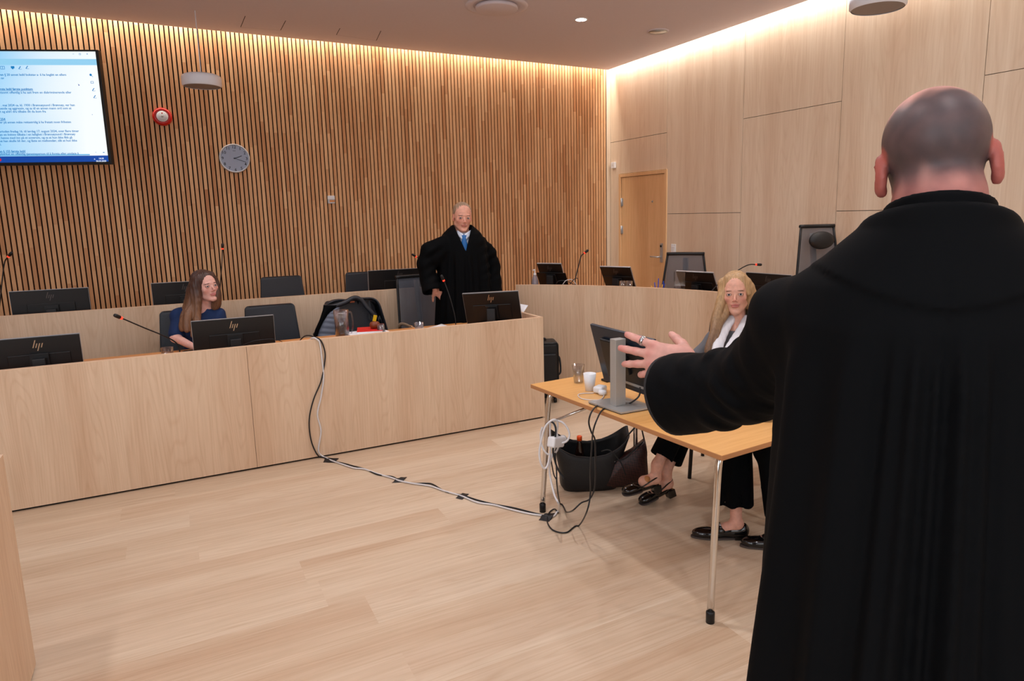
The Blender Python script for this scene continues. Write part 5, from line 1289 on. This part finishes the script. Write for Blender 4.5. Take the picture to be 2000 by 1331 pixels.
handsdf(S, hframe(wrL, LR(968, 600, -.12), (-.6, .4, 0)), 1)
Vv, Q = S.mesh((-.6, -.4, .05), (.6, .45, 1.95), .0046)
HC = np.array(lin((150, 118, 88))[:3])
npmesh('body', Vv, Q, M['skin'], Jm.root, skincol(HF, (218, 160, 138), (176, 108, 98), (96, 68, 56), .7, .5))
eyes(HF, Jm.root, (.2, 0))
# short thin hair
def haircap(S, F, off, front, k=.004, low=-.05):
    """shell over the skull, cut away in front of the plane y > front(z)"""
    S.add(F.ell((0, -.014, .042), (.076+off, .098+off, .080+off)), .01)
S = Sdf(); S.add(HF.ell((0, -.018, .040), (.0795, .098, .085)), .01); S.add(HF.ell((0, -.035, .0), (.079, .070, .06)), .01)
S.sub(HF.ell((0, .085, .01), (.070, .080, .098)), .008); S.sub(HF.ell((0, -.02, -.115), (.10, .13, .085)), .006)
for s in (-1, 1): S.sub(HF.ell((s*.085, -.006, -.012), (.02, .026, .034)), .004)
Fh = HF
S.disp(lambda P: .0012*np.sin(Fh.inv(P)[:, 0]*420+Fh.inv(P)[:, 2]*120), HF.p, .2)
Vv, Q = S.mesh(HF.p-.16, HF.p+.16, .0034)
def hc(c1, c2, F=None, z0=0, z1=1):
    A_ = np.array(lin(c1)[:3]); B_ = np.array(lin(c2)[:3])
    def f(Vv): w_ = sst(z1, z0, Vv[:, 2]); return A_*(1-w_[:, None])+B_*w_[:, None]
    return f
npmesh('hair', Vv, Q, M['hair'], Jm.root, hc((150, 126, 104), (132, 108, 86), None, 1.6, 1.8))
# shirt and tie
S = Sdf(); S.add(f_ell((mid[0], .02, 1.38), (.125, .088, .15)), .02); S.add(f_cap((mid[0], .0, 1.50), HF.pt(0, -.028, -.105), .066, .060), .02)
S.sub(f_cap(HF.pt(0, -.02, -.10), HF.pt(0, .02, .06), .052, .06), .004)
Vv, Q = S.mesh((mid[0]-.2, -.2, 1.2), (mid[0]+.2, .25, 1.72), .005); npmesh('shirt', Vv, Q, M['shirt'], Jm.root)
FRONT = .165
kn0 = LR(906, 461)[0]; 
def jf(px, py, y): q = LR(px, py); return (q[0], y, q[2])
knot = jf(907, 461, 0); ty = HF.pt(0, .0, -.12)[1]
YT = .118
t_ = MB(); zk = knot[2]
prof = [(zk+.014, .024, YT-.030), (zk+.008, .026, YT-.022), (zk-.016, .014, YT-.012), (zk-.020, .015, YT-.008), (zk-.07, .026, YT+.0), (zk-.12, .028, YT+.002), (zk-.19, .018, YT+.0)]
P = [[(knot[0]+u*w_-.02*(zk-z), y+.008*(1-u*u), z) for u in np.linspace(-1, 1, 7)] for z, w_, y in prof]
t_.grid(P, M['blue'], True, .006); t_.build('tie', Jm.root)
for s in (-1, 1):
    b = MB(); P = []
    for v in np.linspace(0, 1, 5):
        row = []
        for u in np.linspace(0, 1, 5):
            x = knot[0]+s*(.004+.055*u); y = YT-.014-.055*u**1.5; z = zk+.018+.035*u-v*(.050-.018*u)
            row.append((x+s*.012*v, y+.006*v, z))
        P.append(row)
    b.grid(P, M['shirt'], True, .003); b.build('shirt_collar', Jm.root)
# robe
mx = mid[0]
def jfold(th, z):
    low = sst(1.42, 1.2, z); return low*(.0065*np.sin(th*17+.8*np.sin(z*3))+.006*np.sin(th*9+z*2))+.004*np.sin(th*5)*low
S = Sdf()
S.add(loft_prim([.2, .6, 1.0, 1.2, 1.34, 1.45, 1.52, 1.565, 1.605], [.31, .28, .245, .235, .225, .210, .178, .135, .090], [.22, .20, .175, .165, .155, .14, .122, .102, .082], [0, 0, mx*.5, mx*.8, mx, mx, mx, mx, mx], [0, 0, 0, 0, 0, 0, 0, -.005, -.012], jfold), .03)
RS = [LR(866, 474), LR(838, 490, .02), LR(832, 516, .04), LR(838, 548, .02), LR(843, 566, -.02)]
for i, (r0, r1) in enumerate(((.058, .070), (.070, .078), (.078, .076), (.076, .086))): S.add(f_cap(RS[i], RS[i+1], r0, r1), .025)
S.add(f_cap(LR(868, 486), LR(852, 508), .07, .05), .03)
a2_ = nrm(RS[-1]-RS[-2]); S.sub(f_beyond(RS[-1], a2_, .022, .11), .006); S.sub(f_cap(RS[-1]-a2_*.06, RS[-1]+a2_*.1, .062, .078), .004)
LS = [LR(938, 474), LR(954, 494), LR(962, 520), LR(964, 550, -.04), LR(966, 580, -.08)]
for i, (r0, r1) in enumerate(((.060, .068), (.068, .070), (.070, .070), (.070, .075))): S.add(f_cap(LS[i], LS[i+1], r0, r1), .022)
a3_ = nrm(LS[-1]-LS[-2]); S.sub(f_cap(LS[-1]+a3_*.0, LS[-1]+a3_*.12, .06, .07), .006)
S.disp(lambda P: -.004*np.sin(P[:, 2]*70+P[:, 0]*40)*np.exp(-((np.abs(P[:, 0]-mx)-.26)/.09)**2)*(P[:, 2] > 1.1), (0, 0, 1.3), .5)
# V opening: neck to the tie end
vt = jf(911, 490, 0)[2]; v0 = jf(889, 446, 0); v1 = jf(921, 446, 0)
def vcut(P):
    z = P[:, 2]; t = np.clip((z-vt)/(v0[2]-vt), 0, 3); c = jf(911, 490, 0)[0]*(1-np.minimum(t, 1))+(v0[0]+v1[0])/2*np.minimum(t, 1)
    half = np.maximum(t*abs(v0[0]-v1[0])/2, -.01); return np.maximum(np.abs(P[:, 0]-c)-half, np.maximum(vt-z, -.02-P[:, 1]))
S.sub((vcut, np.array([mx, .1, 1.5]), .25), .004)
S.sub(f_cap((mx, -.02, 1.53), HF.pt(0, -.02, -.05), .058, .062), .006)
Vv, Q = S.mesh((-.62, -.4, .15), (.62, .45, 1.68), .006); npmesh('court_robe', Vv, Q, M['robe'], Jm.root, None, 2)
S = Sdf()
for s in (-1, 1): S.add(f_cap((s*.12, -.0, .5), (s*.12, -.02, .07), .075, .062), .02)
Vv, Q = S.mesh((-.25, -.15, .02), (.25, .15, .62), .008); npmesh('trousers', Vv, Q, M['trouser'], Jm.root)
for s in (-1, 1): shoe('shoe', Frame((s*.12, -.06, 0), np.eye(3), 1.05), M['shoe'], Jm.root)

# ================================================================== seated women
def lockset(S, F, locks, r=.020, k=.014):
    for pts, ra, rb in locks:
        P = crom(pts, 4); n = len(P)
        for i in range(n-1): S.add(f_cap(P[i], P[i+1], ra+(rb-ra)*i/n, ra+(rb-ra)*(i+1)/n), k)
def hairdisp(F, amp=.0022, fr=300):
    def f(P):
        q = F.inv(P); th = np.arctan2(q[:, 0], -q[:, 1]+.001); return amp*.6*np.sin(th*30+2*np.sin(q[:, 2]*12))+amp*.35*np.sin(th*57+q[:, 2]*9)
    return f
# ---- dark-haired woman at the front desk
WX, WY = onY(392, 600, 5.72)[0], 5.74
az = math.atan2(-WX*.3+.15, -1)+D2R(0)
Wm = Fig('person', 'seated young woman with long brown hair and a blue short-sleeved top at the front desk', (WX, WY, 0), az)
def wl(px, py, Y=WY): return np.array(Wm.L(onY(px, py, Y)))
HF = Frame(wl(401, 560, WY-.02), rotm(D2R(22), D2R(-4), D2R(5)), .98)
# +X local = image left
shR = wl(343, 614); shL = wl(430, 612); elR = wl(343, 660, WY-.10); wrR = wl(385, 682, WY-.32); elL = wl(440, 660, WY-.1); wrL = wl(415, 690, WY-.32)
wrR[2] = .775; wrL[2] = .775
mid = (shR+shL)/2
J = dict(pelvis=(0, -.03, .54), chest=(mid[0], -.01, .86), neck=(mid[0], -.01, 1.05), shr=shR*.85+mid*.15-[0, 0, .02], elr=elR, wrr=wrR, shl=shL*.85+mid*.15-[0, 0, .02], ell=elL, wrl=wrL,
         hipl=(-.09, .0, .53), hipr=(.09, .0, .53), knl=(-.10, .38, .50), knr=(.10, .38, .50), anl=(-.10, .36, .10), anr=(.10, .36, .10))
S = Sdf(); skeleton(S, J, True, .84); S.add(f_cap(J['neck'], HF.pt(0, -.03, -.06), .045, .045), .03); head(S, HF, True)
handsdf(S, hframe(wrR, wrR+V3(-.10, .08, -.003), (0, 0, 1)), -1, curls=(.3, .3, .3, .3)); handsdf(S, hframe(wrL, wrL+V3(.10, .08, -.003), (0, 0, 1)), 1, curls=(.3, .3, .3, .3))
Vv, Q = S.mesh((-.5, -.3, .04), (.5, .62, 1.42), .005)
npmesh('body', Vv, Q, M['skin'], Wm.root, skincol(HF, (224, 172, 158), (198, 120, 118), (66, 42, 34), .85, .4)); eyes(HF, Wm.root, (.15, .12))
def top_(S, J, g, off, sleeve, neckr=.062, ndz=0):
    ch, pe = np.array(J['chest']), np.array(J['pelvis'])
    S.add(f_ell(ch, (.155*g+off, .105*g+off, .17*g+off)), .05); S.add(f_ell((ch+pe)/2, (.135*g+off, .10*g+off, .18*g+off)), .05); S.add(f_ell(pe+V3(0, 0, .02), (.15*g+off, .115*g+off, .12*g)), .05)
    for s in 'lr':
        sh, el, wr, nk = (np.array(J[n_+s]) if n_ != 'neck' else np.array(J['neck']) for n_ in ('sh', 'el', 'wr', 'neck'))
        S.add(f_cap(nk-V3(0, 0, .03), sh, .045*g+off, .055*g+off), .04); e = sh+(el-sh)*min(sleeve, 1); S.add(f_cap(sh, e, .054*g+off, .046*g+off), .03)
        if sleeve > 1: S.add(f_cap(el, el+(wr-el)*(sleeve-1), .042*g+off, .032*g+off), .03)
    nk = np.array(J['neck']); S.sub(f_cap(nk+V3(0, .035-ndz*.4, ndz), nk+V3(0, 0, .14), neckr, neckr+.02), .008)
S = Sdf(); top_(S, J, .84, .012, .85); S.disp(lambda P: .003*np.sin(P[:, 2]*60+P[:, 0]*35), (0, 0, .8), 1)
Vv, Q = S.mesh((-.45, -.3, .4), (.45, .4, 1.16), .0055); npmesh('blouse', Vv, Q, M['navy'], Wm.root)
S = Sdf()
for s in 'lr': S.add(f_cap(J['hip'+s], J['kn'+s], .085, .062), .02); S.add(f_cap(J['kn'+s], np.array(J['an'+s])+[0, 0, .02], .060, .045), .02)
S.add(f_ell(J['pelvis'], (.16, .12, .10)), .03)
Vv, Q = S.mesh((-.3, -.2, .05), (.3, .5, .72), .008); npmesh('trousers', Vv, Q, M['trouser'], Wm.root)
for s in (-1, 1): shoe('shoe', Frame((s*.10, .33, 0), np.eye(3), .92), M['shoe'], Wm.root)
S = Sdf(); S.add(HF.ell((0, -.020, .042), (.087, .103, .092)), .01); S.add(HF.ell((0, -.045, -.03), (.080, .070, .10)), .03)
S.sub(HF.ell((0, .082, -.020), (.059, .075, .105)), .008)
for s in (-1, 1): S.add(HF.cap((s*.052, .028, .085), (s*.076, .035, -.02), .022, .016), .015)
def wlf(px, py, y): q = wl(px, py); return np.array([q[0], y, q[2]])
fy = .10
lk = [([HF.pt(.060, .02, .06), wlf(372, 590, .05), wlf(362, 615, .11), wlf(360, 640, .14)], .040, .020), ([HF.pt(.078, -.01, .02), wlf(366, 600, .0), wlf(356, 622, .07), wlf(352, 640, .10)], .038, .018),
      ([HF.pt(.070, .01, .0), wlf(380, 610, .10), wlf(378, 630, .135), wlf(370, 650, .15)], .034, .014), ([HF.pt(.05, -.06, .0), wlf(373, 595, -.04), wlf(366, 612, .0)], .050, .03),
      ([HF.pt(-.07, .01, .04), wlf(420, 575, .06), wlf(421, 592, .05), wlf(418, 601, .03)], .034, .022), ([HF.pt(-.075, -.03, .02), wlf(423, 575, 0), wlf(424, 598, -.0)], .036, .026), ([HF.pt(0, -.09, .0), HF.pt(0, -.10, -.1), HF.pt(0, -.10, -.2)], .06, .05)]
lockset(S, HF, lk); S.disp(hairdisp(HF), HF.p, .6)
Vv, Q = S.mesh(HF.p-[.30, .26, .36], HF.p+[.30, .30, .17], .0042)
npmesh('hair', Vv, Q, M['hair'], Wm.root, hc((70, 47, 40), (120, 84, 60), None, 1.0, 1.22))

# ---- blonde woman at the beech table
bp0 = at(1436, 569, 4.2)
BXY = (bp0[0]+.03, bp0[1]+.03); az = math.atan2(-.80, -.62)
Bw = Fig('person', 'seated blonde woman with white scarf and crossed ankles in slingback heels at the beech table', (BXY[0], BXY[1], 0), az)
def bl(px, py, d=4.0): return np.array(Bw.L(at(px, py, d+.2)))
cam_az = math.atan2(-BXY[0], -BXY[1])
HF = Frame(bl(1437, 573, 4.0), rotm(-(cam_az-az)+D2R(-3), D2R(0), D2R(3)), 1.08)
Rv = nrm(Bw.Ld(ray(1500, 600)-ray(1400, 600)))   # image-right direction, local
Dv = nrm(Bw.Ld([ray(1438, 600)[0], ray(1438, 600)[1], 0]))   # away from camera
Up = V3(0, 0, 1)
ncx = bl(1440, 640, 4.03)
def bo(r, z, d): q = ncx+Rv*r+Dv*d; q[2] = z; return q
zs_ = at(1440, 640, 4.23)[2]
shR = np.array([.175, -.0, 1.02])+[ncx[0], ncx[1], 0]; shL = np.array([-.175, .0, 1.02])+[ncx[0], ncx[1], 0]
print('blonde neck z', zs_, 'head', at(1438, 572, 4.2)[2])
J = dict(pelvis=(0, -.06, .54), chest=(ncx[0]*.9, ncx[1]*.8, .82), neck=(ncx[0], ncx[1], zs_-.03), shr=(ncx[0]+.13, ncx[1]-.0, zs_-.09), shl=(ncx[0]-.165, ncx[1], zs_-.09), elr=(.24, .10, .74), ell=(-.24, .10, .74), wrr=(.10, .30, .63), wrl=(-.08, .30, .62),
         hipl=(-.09, .0, .53), hipr=(.09, .0, .53))
ftA = Bw.L(onZ(1262, 950, .12)); ftB = Bw.L(onZ(1298, 945, .09))
J['knr'] = (.12, .42, .50); J['knl'] = (-.02, .42, .52)
# ankles: the raised heel of the crossing foot, the planted slingback
an1 = Bw.L(at(1284, 908, 3.92)); an2 = Bw.L(at(1300, 925, 4.02))
J['anl'] = tuple(an1); J['anr'] = tuple(an2)
J['knl'] = tuple(Bw.L(at(1330, 790, 3.98))); J['knr'] = tuple(Bw.L(at(1350, 800, 4.15)))
for k_ in ('knl', 'knr'): J[k_] = (J[k_][0], J[k_][1], .49)
S = Sdf(); skeleton(S, J, True, .86); S.add(f_cap(J['neck'], HF.pt(0, -.03, -.06), .043, .043), .03); head(S, HF, True)
handsdf(S, hframe(np.array(J['wrr']), np.array(J['wrr'])+V3(-.1, .05, 0), (0, 0, 1)), -1); handsdf(S, hframe(np.array(J['wrl']), np.array(J['wrl'])+V3(.1, .05, -.03), (0, 0, 1)), 1)
# feet
toe1 = Bw.L(at(1243, 945, 3.90)); toe2 = Bw.L(at(1262, 965, 3.98)); heel1 = Bw.L(at(1280, 935, 3.93)); heel2 = Bw.L(at(1305, 945, 4.03))
S.add(f_cap(an1, heel1, .034, .030), .02); S.add(f_cap(heel1, toe1*.6+heel1*.4, .030, .034), .02); S.add(f_cap(an2, heel2, .034, .028), .02); S.add(f_cap(heel2, toe2*.6+heel2*.4, .028, .030), .02)
lo_ = np.minimum.reduce([np.array(v)-.12 for k_, v in J.items()]); lo_ = np.minimum(lo_, np.minimum(toe1, toe2)-.06); hi_ = np.maximum.reduce([np.array(v)+.18 for k_, v in J.items()]); hi_[2] = HF.p[2]+.16
Vv, Q = S.mesh(lo_, hi_, .0048)
npmesh('body', Vv, Q, M['skin'], Bw.root, skincol(HF, (222, 168, 146), (196, 118, 112), (104, 74, 56), .75, .45)); eyes(HF, Bw.root, (0, .04))
S = Sdf(); top_(S, J, .86, .013, 1.9, .050, .042); S.add(f_cap(np.array(J['neck'])+V3(0, .01, -.06), np.array(J['neck'])+V3(0, .0, .01), .085, .056), .03); S.sub(f_cap(np.array(J['neck'])+V3(0, .01, .05), np.array(J['neck'])+V3(0, .0, .2), .05, .07), .006)
S.disp(lambda P: .003*np.sin(P[:, 2]*50+P[:, 1]*45), (0, 0, .8), 1)
Vv, Q = S.mesh((-.5, -.35, .4), (.5, .5, zs_+.06), .0055); npmesh('knit_sweater', Vv, Q, M['greyknit'], Bw.root)
S = Sdf(); S.add(f_ell(J['pelvis'], (.165, .13, .11)), .03)
for s, an in (('l', an1), ('r', an2)):
    kn = np.array(J['kn'+s]); S.add(f_cap(J['hip'+s], kn, .088, .070), .03); e = kn+(an-kn)*.80; S.add(f_cap(kn, e, .068, .070), .03)
    d_ = nrm(an-kn); S.sub(f_beyond(e, d_, .012, .12), .004); S.sub(f_cap(e-d_*.05, e+d_*.1, .052, .06), .004)
Vv, Q = S.mesh(lo_, hi_, .0065); npmesh('trousers', Vv, Q, M['trouser'], Bw.root)
# slingback shoes
def slingback(an, heel, toe, sole_out, nm='slingback_shoe', upv=None):
    Y_ = nrm(toe-heel); Z_ = nrm(np.array(an)-heel); Z_ = nrm(Z_-Y_*(Z_ @ Y_)); Fz = Frame(heel-Z_*.034, np.stack([np.cross(Y_, Z_), Y_, Z_], 1))
    S = Sdf(); S.add(Fz.ell((0, .145, .014), (.040, .062, .024)), .01); S.add(Fz.ell((0, .175, .010), (.038, .036, .018)), .01); S.add(f_cap(Fz.pt(0, .02, .0), Fz.pt(0, .13, -.004), .022*.8, .024*.8), .012)
    S.sub(Fz.ell((0, .085, .040), (.030, .055, .034)), .006)
    Vv, Q = S.mesh(Fz.p-.26, Fz.p+.26, .0042); o = npmesh(nm, Vv, Q, M['shoe'], Bw.root)
    b = MB(); b.box(-.026, .026, -.022, .026, -.050, -.002, M['shoe']); b.v = [tuple(Fz.pt(*v)) for v in b.v]; b.build('block_heel', o, bevel=.004)
    b = MB(); n = 24; poly = [(.038*math.copysign(abs(math.sin(a))**.7, math.sin(a)), .150-.062*math.copysign(abs(math.cos(a))**.7, math.cos(a))) for a in np.linspace(0, 2*math.pi, n, endpoint=False)]
    b.prism(poly, -.014, -.007, M['sole']); b.v = [tuple(Fz.pt(*v)) for v in b.v]; b.build('sole', o)
    b = MB(); b.tube([Fz.pt(*p) for p in crom([(.034, .10, .02), (.034, .03, .045), (.02, -.022, .055), (-.02, -.022, .055), (-.034, .03, .045), (-.034, .10, .02)], 5)], .004, M['shoe'], 8); b.build('heel_strap', o)
slingback(an1, heel1, toe1, None); slingback(an2, heel2, toe2, None)
pp = heel1*.55+toe1*.45+V3(0, 0, .008); nn = nrm(Bw.Ld(-ray(1280, 930))); 
S = Sdf(); S.add(f_ell(pp+nn*.016, (.021, .023, .020)), .01); Vv, Q = S.mesh(pp-.06, pp+.08, .0035); npmesh('heel_plaster', Vv, Q, M['plaster_skin'], Bw.root)
# scarf
def bs(px, py, d): return bl(px, py, d)
S = Sdf()
def band(pts, w0, w1, th):
    P = crom(pts, 5); n = len(P)
    for i in range(n-1):
        S.add(f_cap(P[i]-Rv*w0*.5, P[i+1]-Rv*w0*.5, th, th), .008); S.add(f_cap(P[i]+Rv*w0*.5, P[i+1]+Rv*w0*.5, th, th), .008); S.add(f_cap(P[i], P[i+1], th*1.1, th*1.1), .01)
band([bs(1428, 622, 4.02), bs(1417, 640, 3.97), bs(1408, 660, 3.92), bs(1400, 685, 3.88), bs(1396, 715, 3.87), bs(1396, 750, 3.88)], .030, .03, .016)
band([bs(1458, 622, 4.02), bs(1450, 640, 3.96), bs(1436, 662, 3.91), bs(1422, 685, 3.87), bs(1413, 705, 3.86), bs(1408, 740, 3.87)], .022, .03, .015)
band([bs(1428, 622, 4.02), bs(1430, 628, 4.10), bs(1445, 630, 4.13), bs(1462, 628, 4.10), bs(1458, 622, 4.02)], .02, .02, .016)
S.disp(lambda P: .0008*np.sin(P @ Rv*230+3*np.sin(P[:, 2]*14)), ncx, .6)
Vv, Q = S.mesh(ncx-[.35, .35, .45], ncx+[.35, .35, .15], .0045); npmesh('scarf', Vv, Q, M['scarf'], Bw.root)
# hair
S = Sdf(); S.add(HF.ell((0, -.020, .040), (.081, .100, .090)), .01); S.add(HF.ell((0, -.045, -.03), (.080, .070, .10)), .03)
S.sub(HF.ell((0, .088, -.030), (.068, .080, .106)), .008)
for s in (-1, 1): S.add(HF.cap((s*.040, .040, .090), (s*.072, .035, .0), .020, .013), .014)
def wave_(P, ph, a=.010): return [p+Rv*a*math.sin(i*1.5+ph) for i, p in enumerate(P)]
lk = []
lf = [bs(1415, 560, 4.0), bs(1408, 590, 3.98), bs(1400, 620, 3.96), bs(1394, 648, 3.93), bs(1386, 672, 3.91), bs(1381, 690, 3.90)]
lk.append(([HF.pt(.065, .01, .06)]+lf, .034, .013))
lk.append((wave_([HF.pt(.070, .0, .03), bs(1414, 585, 4.02), bs(1403, 612, 4.0), bs(1397, 640, 3.97), bs(1392, 665, 3.93), bs(1388, 688, 3.91)], 1), .032, .014))
lk.append((wave_([HF.pt(.070, .02, -.02), bs(1420, 610, 3.98), bs(1408, 632, 3.95), bs(1398, 655, 3.92), bs(1391, 680, 3.90)], 2.5), .026, .010))
lk.append(([HF.pt(.05, -.06, .0), bs(1415, 600, 4.10), bs(1405, 630, 4.08), bs(1398, 655, 4.02)], .045, .025))
for s_, x_ in ((-1, 0), ):
    lk.append(([HF.pt(-.060, .01, .06), bs(1466, 590, 4.0), bs(1474, 620, 3.97), bs(1466, 650, 3.93), bs(1455, 680, 3.9)], .032, .014))
    lk.append((wave_([HF.pt(-.070, 0, .03), bs(1470, 600, 4.03), bs(1482, 640, 4.0), bs(1474, 680, 3.95)], .5), .034, .018))
    lk.append(([HF.pt(-.05, -.06, .0), bs(1465, 600, 4.10), bs(1470, 650, 4.1)], .045, .03))
lk.append(([HF.pt(0, -.09, .0), HF.pt(0, -.11, -.1), HF.pt(0, -.11, -.22)], .06, .05))
lockset(S, HF, lk); S.disp(hairdisp(HF, .0016), HF.p, .6)
Vv, Q = S.mesh(HF.p-[.30, .30, .42], HF.p+[.30, .30, .17], .0042)
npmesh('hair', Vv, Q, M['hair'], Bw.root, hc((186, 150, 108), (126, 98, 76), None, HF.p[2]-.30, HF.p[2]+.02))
dup(c0, (BXY[0]+.12*math.sin(-az)*0, BXY[1], 0), 0, 'black leather meeting chair of the blonde woman at the beech table')
ch_b = [o for o in bpy.data.objects if o.get('label', '').startswith('black leather meeting chair of the blonde')][0]
ch_b.rotation_euler = (0, 0, math.pi-az); 
off = RZ(math.pi-az) @ Vector((0, .02, 0)); ch_b.location = (BXY[0]+off[0], BXY[1]+off[1], 0)

# ---- second seated person, mostly hidden behind the robe: legs in black trousers and loafers
fa = onZ(1375, 1052, 0); fb = onZ(1450, 1050, 0)
an_w = at(1425, 985, 3.32)
P2 = (2.92, 2.56); az = math.atan2(-.97, -.12)
Sp = Fig('person', 'seated person in black trousers and shiny loafers, hidden behind the robed man', (P2[0], P2[1], 0), az)
h1 = Sp.L(onZ(1448, 1052, 0)); t1 = Sp.L(onZ(1362, 1050, 0)); a1_ = Sp.L(at(1428, 985, 3.40)); a1_[2] = .13
J = dict(pelvis=(0, -.06, .54), chest=(0, -.07, .84), neck=(0, -.05, 1.01), shr=(.17, -.06, .94), shl=(-.17, -.06, .94), elr=(.24, .10, .72), ell=(-.24, .10, .72), wrr=(.08, .30, .62), wrl=(-.08, .30, .62),
         hipl=(-.09, .0, .53), hipr=(.09, .0, .53))
mdir = nrm([(t1-h1)[0], (t1-h1)[1], 0])
kR = np.array([h1[0]*.6+.05, h1[1]-.03, .50]); J['knr'] = tuple(kR); J['anr'] = (h1[0]+mdir[0]*.03, h1[1]+mdir[1]*.03, .10)
kL = kR+V3(-.20, -.02, 0); J['knl'] = tuple(kL); h2 = h1+V3(-.22, -.12, 0); J['anl'] = (h2[0]+mdir[0]*.03, h2[1]+mdir[1]*.03, .10)
HF = Frame((0, .0, 1.17), rotm(.3), .97)
S = Sdf(); skeleton(S, J, True, .86); S.add(f_cap(J['neck'], HF.pt(0, -.03, -.06), .045, .045), .03); head(S, HF, True)
handsdf(S, hframe(np.array(J['wrr']), np.array(J['wrr'])+V3(-.1, .05, 0), (0, 0, 1)), -1); handsdf(S, hframe(np.array(J['wrl']), np.array(J['wrl'])+V3(.1, .05, -.03), (0, 0, 1)), 1)
for h_ in (h1, h2): S.add(f_cap(h_+V3(0, 0, .075)+mdir*.02, h_+mdir*.15+V3(0, 0, .035), .032, .024), .02)
lo_ = np.minimum.reduce([np.array(v)-.16 for v in J.values()]); hi_ = np.maximum.reduce([np.array(v)+.2 for v in J.values()]); hi_[2] = 1.42; lo_[2] = -.01
Vv, Q = S.mesh(lo_, hi_, .0055); npmesh('body', Vv, Q, M['skin'], Sp.root, skincol(HF, (216, 160, 140))); eyes(HF, Sp.root)
S = Sdf(); top_(S, J, .86, .012, 1.85); Vv, Q = S.mesh((-.5, -.35, .4), (.5, .5, 1.16), .007); npmesh('jacket', Vv, Q, M['trouser'], Sp.root)
S = Sdf(); S.add(HF.ell((0, -.018, .042), (.085, .102, .090)), .01); S.add(HF.ell((0, -.045, -.03), (.078, .068, .09)), .03); S.sub(HF.ell((0, .085, -.020), (.060, .076, .105)), .008)
Vv, Q = S.mesh(HF.p-.2, HF.p+.2, .005); npmesh('hair', Vv, Q, M['hair'], Sp.root, hc((70, 50, 40), (70, 50, 40), None, 1, 2))
S = Sdf(); S.add(f_ell(J['pelvis'], (.165, .13, .11)), .03)
for s, h_ in (('l', h2), ('r', h1)):
    kn = np.array(J['kn'+s]); an = np.array(J['an'+s]); e = kn+(an-kn)*.78; S.add(f_cap(J['hip'+s], kn, .088, .075), .03); S.add(f_cap(kn, e, .076, .088), .03)
    d_ = nrm(an-kn); S.sub(f_beyond(e, d_, .012, .14), .004); S.sub(f_cap(e-d_*.05, e+d_*.1, .07, .078), .004)
S.disp(lambda P: .005*np.sin(P[:, 0]*70+P[:, 1]*40), (0, .3, .3), .6)
Vv, Q = S.mesh(lo_, hi_, .0065); npmesh('trousers', Vv, Q, M['trouser'], Sp.root)
for h_ in (h1, h2):
    Fs = Frame(h_, np.stack([np.cross(mdir, [0, 0, 1]), mdir, [0, 0, 1]], 1), 1.0); o = shoe('loafer', Fs, M['shoe'], Sp.root, op=(.030, .046, .050))
    Sv = Sdf(); Sv.add(Fs.ell((0, .115, .045), (.036, .045, .028)), .01); Vv, Q = Sv.mesh(Fs.p-.05, Fs.p+.25, .004); npmesh('loafer_tongue', Vv, Q, M['shoe'], o)
    bh = MB().box(-.030, .030, -.030, .038, .0, .030, M['shoe']); bh.v = [tuple(Fs.pt(*v)) for v in bh.v]; bh.build('block_heel', o, bevel=.003)
    b = MB(); b.box(-.030, .030, .105, .118, .062, .073, M['shoe']); b.box(-.012, .012, .107, .116, .072, .077, M['silver']); b.v = [tuple(Fs.pt(*v)) for v in b.v]; b.build('loafer_strap', o, bevel=.002)
ch2 = dup(c0, (P2[0], P2[1], 0), 0, 'black leather meeting chair at the beech table, nearer the robed man'); ch2.rotation_euler = (0, 0, math.pi-az)
